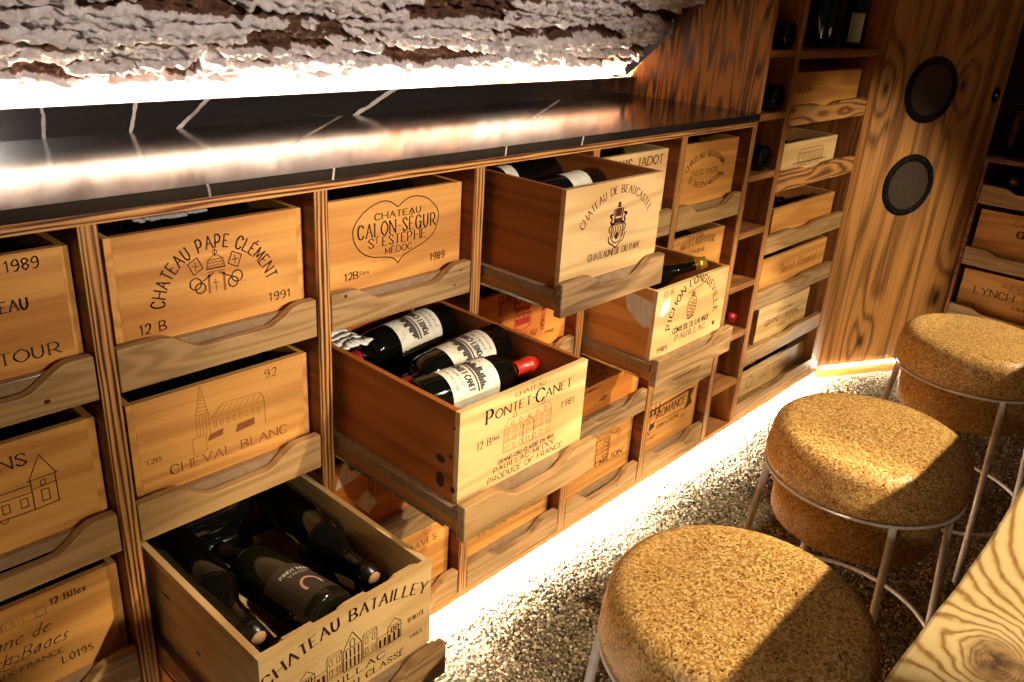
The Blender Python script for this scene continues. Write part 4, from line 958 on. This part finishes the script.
k = Ink(); k.text('Saint', 0.15, 0.27, 0.03, 0.036, 1, slant=0.3, thick=0.1, thin=0.05, serif=False); k.text('Renard', 0.30, 0.46, 0.034, 0.036, 1, slant=0.3, thick=0.1, thin=0.05, serif=False); inks6.append(k)
k = Ink(); k.text('CHATEAU', 0.17, 0.29, 0.085, 0.014, 2); k.text('GRAND LISTRAC', 0.07, 0.36, 0.05, 0.022, 2); k.text('1989', 0.18, 0.25, 0.02, 0.012, 2); inks6.append(k)
k = Ink(); k.text('CHATEAU', 0.2, 0.34, 0.06, 0.014, 2); k.text('HAUT-BARSAC', 0.15, 0.42, 0.028, 0.022, 2); k.circle(0.07, 0.045, 0.025, 0.004, 2); inks6.append(k)
TL = ['flat golden crate with two short words, topmost in the tall shelving unit', 'flat pale crate with a castle drawing, second in the tall shelving unit', 'flat plain crate without lettering, third in the tall shelving unit',
      'flat crate with slanted red script, fourth in the tall shelving unit', 'taller pale crate with faint lettering, fifth in the tall shelving unit', 'flat pale crate just above the floor in the tall shelving unit']
TF = ['gold', 'pale', 'gold', 'gold', 'pale', 'pale']
for i in range(6):
    tray(2.217, 0.0, TZ[i], 'tray with scooped lip, ' + ORD[i] + ' from the top in the tall shelving unit', W=0.643, D=0.32, H=0.066, sl=0.048, group='trays of the tall shelving unit', lip='figured' if i < 2 else 'lip', a=(0.28, 0.42), b=(0.52, 0.66), depth=0.013)
    crate(TX[i][0], 0.033, TZ[i] + 0.0485, TL[i], inks6[i], W=TX[i][1] - TX[i][0], H=TH[i] + 0.012, D=0.27, front=TF[i], side=TF[i], group='flat crates in the tall shelving unit', inks=(['ink_red', 'ink_faint', 'paper_white'] if i == 3 else None))
for i, nm in ((1, 'crate with the castle drawing'), (2, 'plain flat crate'), (3, 'crate with red script'), (4, 'crate with faint lettering'), (5, 'lowest flat crate')):
    for j in range(2):
        s = 1 if j else -1
        loc = ((TX[i][0] + TX[i][1]) / 2 - s * 0.19, 0.033 + 0.058 + 0.085 * j, TZ[i] + 0.0485 + 0.0095 + 0.041)
        o = fb0.copy(); COL.objects.link(o)
        o.matrix_basis = Matrix(((0, 0, s, loc[0]), (0, -s, 0, loc[1]), (1, 0, 0, loc[2]), (0, 0, 0, 1))) if s > 0 else Matrix(((0, 0, -1, loc[0]), (0, 1, 0, loc[1]), (1, 0, 0, loc[2]), (0, 0, 0, 1)))
        for ch in fb0.children:
            d = ch.copy(); COL.objects.link(d); d.parent = o
        tag(o, 'dark bottle lying inside the %s of the tall shelving unit' % nm, 'wine bottle', 'bottles in the ' + nm)
G = 'bottles lying in the narrow cubbies'
bottle((2.136, 0.006, 1.323 + 0.0425), (0, 1, 0), (0, 0, 1), 'black bottle base in the topmost narrow cubby', L=0.28, lab_z=None, group=G)
bottle((2.05, 0.32, 1.323 + 0.0425), (0, -1, 0), (0, 0, 1), 'bottle with wine red capsule in the topmost narrow cubby', L=0.28, cap='cap_wine', lab_z=None, group=G)
bottle((2.135, 0.008, 1.135 + 0.0425), (0, 1, 0), (0, 0, 1), 'black bottle base in the cubby level with the worktop', L=0.28, lab_z=None, group=G)
bottle((2.122, 0.012, 0.945 + 0.0425), (0, 1, 0), (0, 0, 1), 'black bottle base in the cubby just below the worktop', L=0.28, lab_z=None, group=G)
bottle((2.06, 0.33, 0.755 + 0.0425), (0, -1, 0), (0, 0, 1), 'bottle with wine red capsule in the fourth narrow cubby', L=0.28, cap='cap_wine', lab_z=None, group=G)
bottle((2.135, 0.33, 0.375 + 0.0425), (0, -1, 0), (0, 0, 1), 'bottle with bright red capsule in the cubby beside the oval crest crate', L=0.3, cap='cap_wine', lab_z=None, group=G)
bottle((2.06, 0.33, 0.18 + 0.0425), (0, -1, 0), (0, 0, 1), 'dark bottle in the lowest but one narrow cubby', L=0.28, lab_z=None, group=G)
G = 'bottles standing on the top shelf'
for i, (x, y) in enumerate(((2.30, 0.13), (2.43, 0.15), (2.56, 0.12), (2.68, 0.14))):
    bottle((x, y, 1.3206), (0, 0, 1), (-0.5, -1, 0), 'dark bottle standing on the top shelf, %s from the left' % ORD[i], L=0.3, lab_z=None, group=G)
bottle((2.80, 0.08, 1.3206), (0, 0, 1), (-0.95, -0.5, 0), 'bottle with tall cream label standing on the top shelf', L=0.3, lab_z=(0.02, 0.12), lab_a=32, group=G)

# ================================================================== CORNER SPEAKERS
def speaker(s, z, label):
    r = empty('wall_speaker', CP + CD * s + Vector((0, 0, z)), label, 'speaker', 'round speakers in the corner panel', -CA)
    rot = Matrix.Rotation(R(90), 4, 'X')
    mb = MB(); mb.lathe([(0.098, 0.0005), (0.1, 0.004), (0.104, 0.009), (0.122, 0.008), (0.127, 0.004), (0.128, 0.0005)], 48, M4=rot, caps=False); mb.build('mounting_ring', M['black'], r)
    mb = MB(); mb.lathe([(0.0005, 0.0065), (0.03, 0.0062), (0.07, 0.005), (0.1, 0.003)], 40, M4=rot, caps=False); mb.build('grille', M['grille'], r)
    for i in range(8):
        a = R(22.5 + 45 * i); mb = MB(); mb.lathe([(0.0032, 0.007), (0.003, 0.0095), (0.0005, 0.0105)], 10, M4=Matrix.Translation((0.114 * cos(a), 0, 0.114 * sin(a))) @ rot, caps=False); mb.build('screw', M['steel'], r)
speaker(0.258, 1.177, 'upper round black speaker in the wooden corner panel')
speaker(0.258, 0.798, 'lower round black speaker in the wooden corner panel')
fp = empty('finger_pull', CP + CD * 0.6 + Vector((0, 0, 1.165)), 'small oval metal finger pull near the right edge of the corner panel', 'finger pull', None, -CA)
mb = MB(); mb.lathe([(0.0005, 0.002), (0.012, 0.002), (0.016, 0.004), (0.019, 0.0035), (0.02, 0.0003)], 24, M4=Matrix.Scale(1.6, 4, (0, 0, 1)) @ Matrix.Rotation(R(90), 4, 'X'), caps=False); mb.build('cup', M['black'], fp)
mb = MB(); mb.lathe([(0.007, 0.004), (0.006, 0.008), (0.0005, 0.009)], 14, M4=Matrix.Rotation(R(90), 4, 'X'), caps=False); mb.build('latch_button', M['steel'], fp)

# ================================================================== RIGHT-HAND UNIT
RX, RY = 3.5, -0.307
ru = empty('side_cabinet', (RX + 0.25, RY - 0.33, FLOOR), 'low wooden unit with crates and a black top right of the corner panel', 'cabinet')
roff = (-(RX + 0.25), -(RY - 0.33), -FLOOR)
def rp(mb, name, m): return mb.build(name, m, ru, 0, loc=roff)
for y in (RY, RY - 0.648): mb = MB(); mb.box(RX, RX + 0.5, y - 0.012, y, FLOOR - 0.004, 0.897); rp(mb, 'side_panel', M['shelfY'])
mb = MB(); mb.box(RX, RX + 0.5, RY - 0.66, RY, 0.897, 0.916); rp(mb, 'top_board', M['shelfY'])
mb = MB(); mb.box(RX - 0.006, RX + 0.5, RY - 0.66, RY, 0.9162, 0.93); rp(mb, 'stone_top', M['black'])
mb = MB(); mb.box(RX + 0.48, RX + 0.5, RY - 0.636, RY - 0.012, FLOOR, 0.897); rp(mb, 'back_panel', M['dark'])
for z in (0.722, 0.452, 0.19):
    for y in (RY - 0.024, RY - 0.636): mb = MB(); mb.box(RX + 0.03, RX + 0.48, y, y + 0.012, z - 0.002, z + 0.0115); rp(mb, 'cleat', M['shelfY'])
mb = MB(); mb.box(RX + 0.3, RX + 0.32, RY - 0.66, RY, 1.06, 1.085); rp(mb, 'upper_ledge', M['shelfY'])
for y in (RY - 0.02, RY - 0.66): mb = MB(); mb.box(RX + 0.3, RX + 0.32, y, y + 0.02, 0.9302, 1.06); rp(mb, 'ledge_support', M['shelfY'])
for i, z in enumerate((0.722, 0.452, 0.19)):
    tray(RX, RY - 0.014, z, ['topmost tray with dark bottles in the side cabinet', 'middle tray with scooped lip in the side cabinet', 'lowest tray in the side cabinet behind the farthest stool'][i], W=0.62, D=0.46, H=0.08, sl=0.048, group='trays of the side cabinet', rz=-PI / 2, a=(0.14, 0.22), b=(0.6, 0.7), depth=0.02)
k = Ink(); k.text('LYNCH * BAGES', 0.06, 0.44, 0.085, 0.03, thick=0.17, thin=0.07); k.text('CHATEAU', 0.19, 0.33, 0.122, 0.012); k.text('1987', 0.22, 0.30, 0.052, 0.013, thick=0.25, thin=0.15)
house(k, 0.16, 0.138, 0.40, 0.158, 0.0022, 2, 9, 1, 0.4); k.text('12 B', 0.03, 0.08, 0.022, 0.011, 2)
crate(RX + 0.033, RY - 0.03, 0.19 + 0.0485, 'golden crate with bold capitals and a dot, lower in the side cabinet', k, W=0.53, H=0.19, D=0.4, front='gold', side='gold', group='crates in the side cabinet', rz=-PI / 2)
k = Ink(); k.text('CHATEAU', 0.14, 0.36, 0.145, 0.016, 2); k.text('GISCOURS', 0.16, 0.40, 0.098, 0.026, 1, thick=0.3, thin=0.15); k.circle(0.26, 0.065, 0.045, 0.004, 2, ry=0.026); k.circle(0.26, 0.065, 0.03, 0.004, 2, ry=0.02); k.fill([(0.225, 0.01), (0.275, 0.01), (0.265, 0.03), (0.235, 0.03)], 2)
crate(RX + 0.033, RY - 0.03, 0.452 + 0.0485, 'golden crate with a round crest, upper in the side cabinet', k, W=0.53, H=0.195, D=0.4, front='gold', side='gold', group='crates in the side cabinet', rz=-PI / 2)
G = 'bottles in the side cabinet'
for i, y in enumerate((-0.41, -0.52, -0.63, -0.74)):
    bottle((RX + 0.40, y, 0.722 + 0.0485 + 0.0425), (-1, 0, 0), (0, 0, 1), 'dark bottle lying in the top tray of the side cabinet', L=0.3, lab_z=(0.1, 0.16) if i == 1 else None, cap='cap_gold' if i == 0 else 'cap_dark', group=G)

# ================================================================== CORK STOOLS
def stool(x, y, label, rot=38.0):
    r = empty('bar_stool', (x, y, FLOOR), label, 'stool', 'cork bar stools')
    z0 = 0.511 - FLOOR
    prof = [(0.0005, z0 + 0.106), (0.1, z0 + 0.1055), (0.155, z0 + 0.104)]
    for i in range(1, 9):
        a = PI / 2 * i / 8; prof.append((0.168 + 0.038 * sin(a), z0 + 0.066 + 0.038 * cos(a)))
    prof += [(0.211, z0 + 0.035), (0.212, z0 + 0.012), (0.209, z0 + 0.002), (0.204, z0 - 0.001), (0.0005, z0 - 0.001)]
    mb = MB(); mb.lathe(prof[::-1], 64, caps=False); mb.build('seat', M['cork'], r)
    prof = [(0.0005, z0 - 0.132), (0.166, z0 - 0.132), (0.174, z0 - 0.128), (0.178, z0 - 0.119), (0.181, z0 - 0.002), (0.0005, z0 - 0.002)]
    mb = MB(); mb.lathe(prof, 64, caps=False); mb.build('lower_block', M['cork'], r)
    ring = lambda rad, z: [(rad * cos(2 * PI * i / 56), rad * sin(2 * PI * i / 56), z) for i in range(56)]
    mb = MB(); mb.tube(ring(0.2095, z0 - 0.004), 0.0035, 8, True); mb.build('seat_ring', M['rod'], r)
    mb = MB(); mb.tube(ring(0.238, 0.155), 0.0052, 8, True); mb.build('foot_ring', M['rod'], r)
    for i in range(4):
        a = R(rot + 90 * i)
        pt = lambda rad, z: (rad * cos(a), rad * sin(a), z)
        mb = MB(); mb.tube([pt(0.2075, z0 - 0.006), pt(0.244, 0.155), pt(0.254, -0.001)], 0.0082, 10); mb.build('leg', M['rod'], r)
stool(0.562, -0.822, 'nearest round cork bar stool, below the pale table edge')
stool(1.272, -0.752, 'middle cork bar stool of the three in the row')
stool(2.10, -0.745, 'farthest cork bar stool beside the corner panel')

# ================================================================== TABLE
tb = empty('bar_table', (1.2, -1.5, FLOOR), 'pale live-edge slab table in the lower right corner', 'table')
mb = MB(); n = 90; edge = []
for i in range(n + 1):
    x = -0.25 + 2.95 * i / n
    edge.append((x, -1.108 + 0.005 * noise.noise((x * 3.1, 0, 0)) + 0.002 * noise.noise((x * 14, 3, 0))))
poly = [(2.7, -1.95), (-0.25, -1.95)][::-1]
pl = [(-0.25, -1.95), (2.7, -1.95)] + edge[::-1]
mb.prism(pl, 0.845, 0.9, 'Z')
top = mb.build('slab_top', table_material(0.30, -1.175), tb, 0.004, loc=(-1.2, 1.5, -FLOOR))
for x in (0.55, 2.0):
    mb = MB(); mb.box(x - 0.03, x + 0.03, -1.85, -1.3, FLOOR - 0.005, 0.8449); mb.build('trestle', M['trim'], tb, 0.003, loc=(-1.2, 1.5, -FLOOR))

# ================================================================== LIGHT
def led(name, x0, x1, y0, y1, z0, z1, label, power, rz=0, loc=(0, 0, 0)):
    mb = MB(); mb.box(x0, x1, y0, y1, z0, z1); o = mb.build(name, emit(name + '_glow', (1.0, 0.86, 0.66), power)); o.location = loc; o.rotation_euler = (0, 0, rz)
    tag(o, label, 'light strip'); return o
led('light_strip', -0.42, 2.94, 0.018, 0.042, -0.0205, -0.0183, 'warm light strip tucked under the front of the cabinets', 2600)
led('light_strip', -0.42, 2.94, 0.0545, 0.0592, -0.047, -0.036, 'added thin warm light strip along the plinth, for grazing light on the gravel', 90)  # second strip, added so grazing light reaches the gravel and stool legs
led('light_strip', -0.46, 1.965, 0.4785, 0.485, 1.176, 1.192, 'warm light strip hidden behind the black upstand', 900)
led('light_strip', 0.02, 0.62, -0.003, 0.003, -0.017, -0.006, 'warm light strip under the corner panel', 120, -CA, CP)
def spot(x, y, z, tx, ty, tz, power, ang, blend=0.5, col=(1.0, 0.80, 0.56), rad=0.025):
    l = bpy.data.lights.new('room_or_fill_spot', 'SPOT'); l.energy = power; l.spot_size = R(ang); l.spot_blend = blend; l.color = col; l.shadow_soft_size = rad
    o = bpy.data.objects.new('room_or_fill_spot', l); COL.objects.link(o); o.location = (x, y, z)
    o.rotation_euler = (Vector((tx, ty, tz)) - Vector((x, y, z))).to_track_quat('-Z', 'Y').to_euler(); return o
WARM = (1.0, 0.84, 0.60)
for lx, tx, ty, pw in ((1.15, 0.62, -0.80, 330), (1.9, 1.32, -0.75, 370), (2.75, 2.15, -0.75, 370)):      # steep spots over the stools
    spot(lx, -2.2, 2.3, tx, ty, 0.6, pw, 30, 0.35, WARM)
for lx, tx, tz, pw, an, lz in ((-0.1, 0.05, 0.62, 150, 26, 1.8), (0.85, 0.75, 0.62, 165, 26, 2.2), (1.5, 1.5, 0.42, 215, 24, 1.95), (1.45, 1.72, 0.98, 170, 17, 2.2), (2.4, 2.7, 0.35, 360, 30, 2.1)):   # low frontal spots at the far side of the room
    spot(lx, -3.1, lz, tx, 0.0, tz, pw, an, 0.6, WARM)
spot(0.7, -2.6, 1.9, 0.75, 0.3, 1.38, 250, 44, 0.8, (1.0, 0.89, 0.82))  # added fill spot that brightens the stone wall from the front
spot(-1.2, -1.0, 1.25, 1.5, -0.72, 0.15, 34, 42, 0.8, (1.0, 0.88, 0.74), 0.06)  # added weak low spot from the left, brightens stool legs and cork sides
wd = bpy.data.worlds.new('World'); SC.world = wd; wd.use_nodes = True
bg = wd.node_tree.nodes['Background']; bg.inputs[0].default_value = (1.0, 0.80, 0.60, 1); bg.inputs[1].default_value = 0.04

# ================================================================== CAMERA
yaw, pit, rol = 0.8463, 0.3998, 0.0645
fwd = Vector((sin(yaw) * cos(pit), cos(yaw) * cos(pit), -sin(pit))); rgt = Vector((cos(yaw), -sin(yaw), 0)); upv = rgt.cross(fwd)
r2 = rgt * cos(rol) + upv * sin(rol); u2 = -rgt * sin(rol) + upv * cos(rol)
cam = bpy.data.cameras.new('camera'); co = bpy.data.objects.new('camera', cam); COL.objects.link(co)
co.matrix_world = Matrix(((r2.x, u2.x, -fwd.x, -0.4657), (r2.y, u2.y, -fwd.y, -1.2262), (r2.z, u2.z, -fwd.z, 1.4505), (0, 0, 0, 1)))
cam.sensor_width = 36; cam.lens = 834.37 * 36 / 1024; cam.clip_start = 0.02
SC.camera = co
SC.view_settings.view_transform = 'Standard'; SC.view_settings.look = 'None'; SC.view_settings.gamma = 1; SC.view_settings.use_curve_mapping = False
SC.view_settings.exposure = 0.0
SC.cycles.max_bounces = 8; SC.cycles.caustics_reflective = False; SC.cycles.caustics_refractive = False
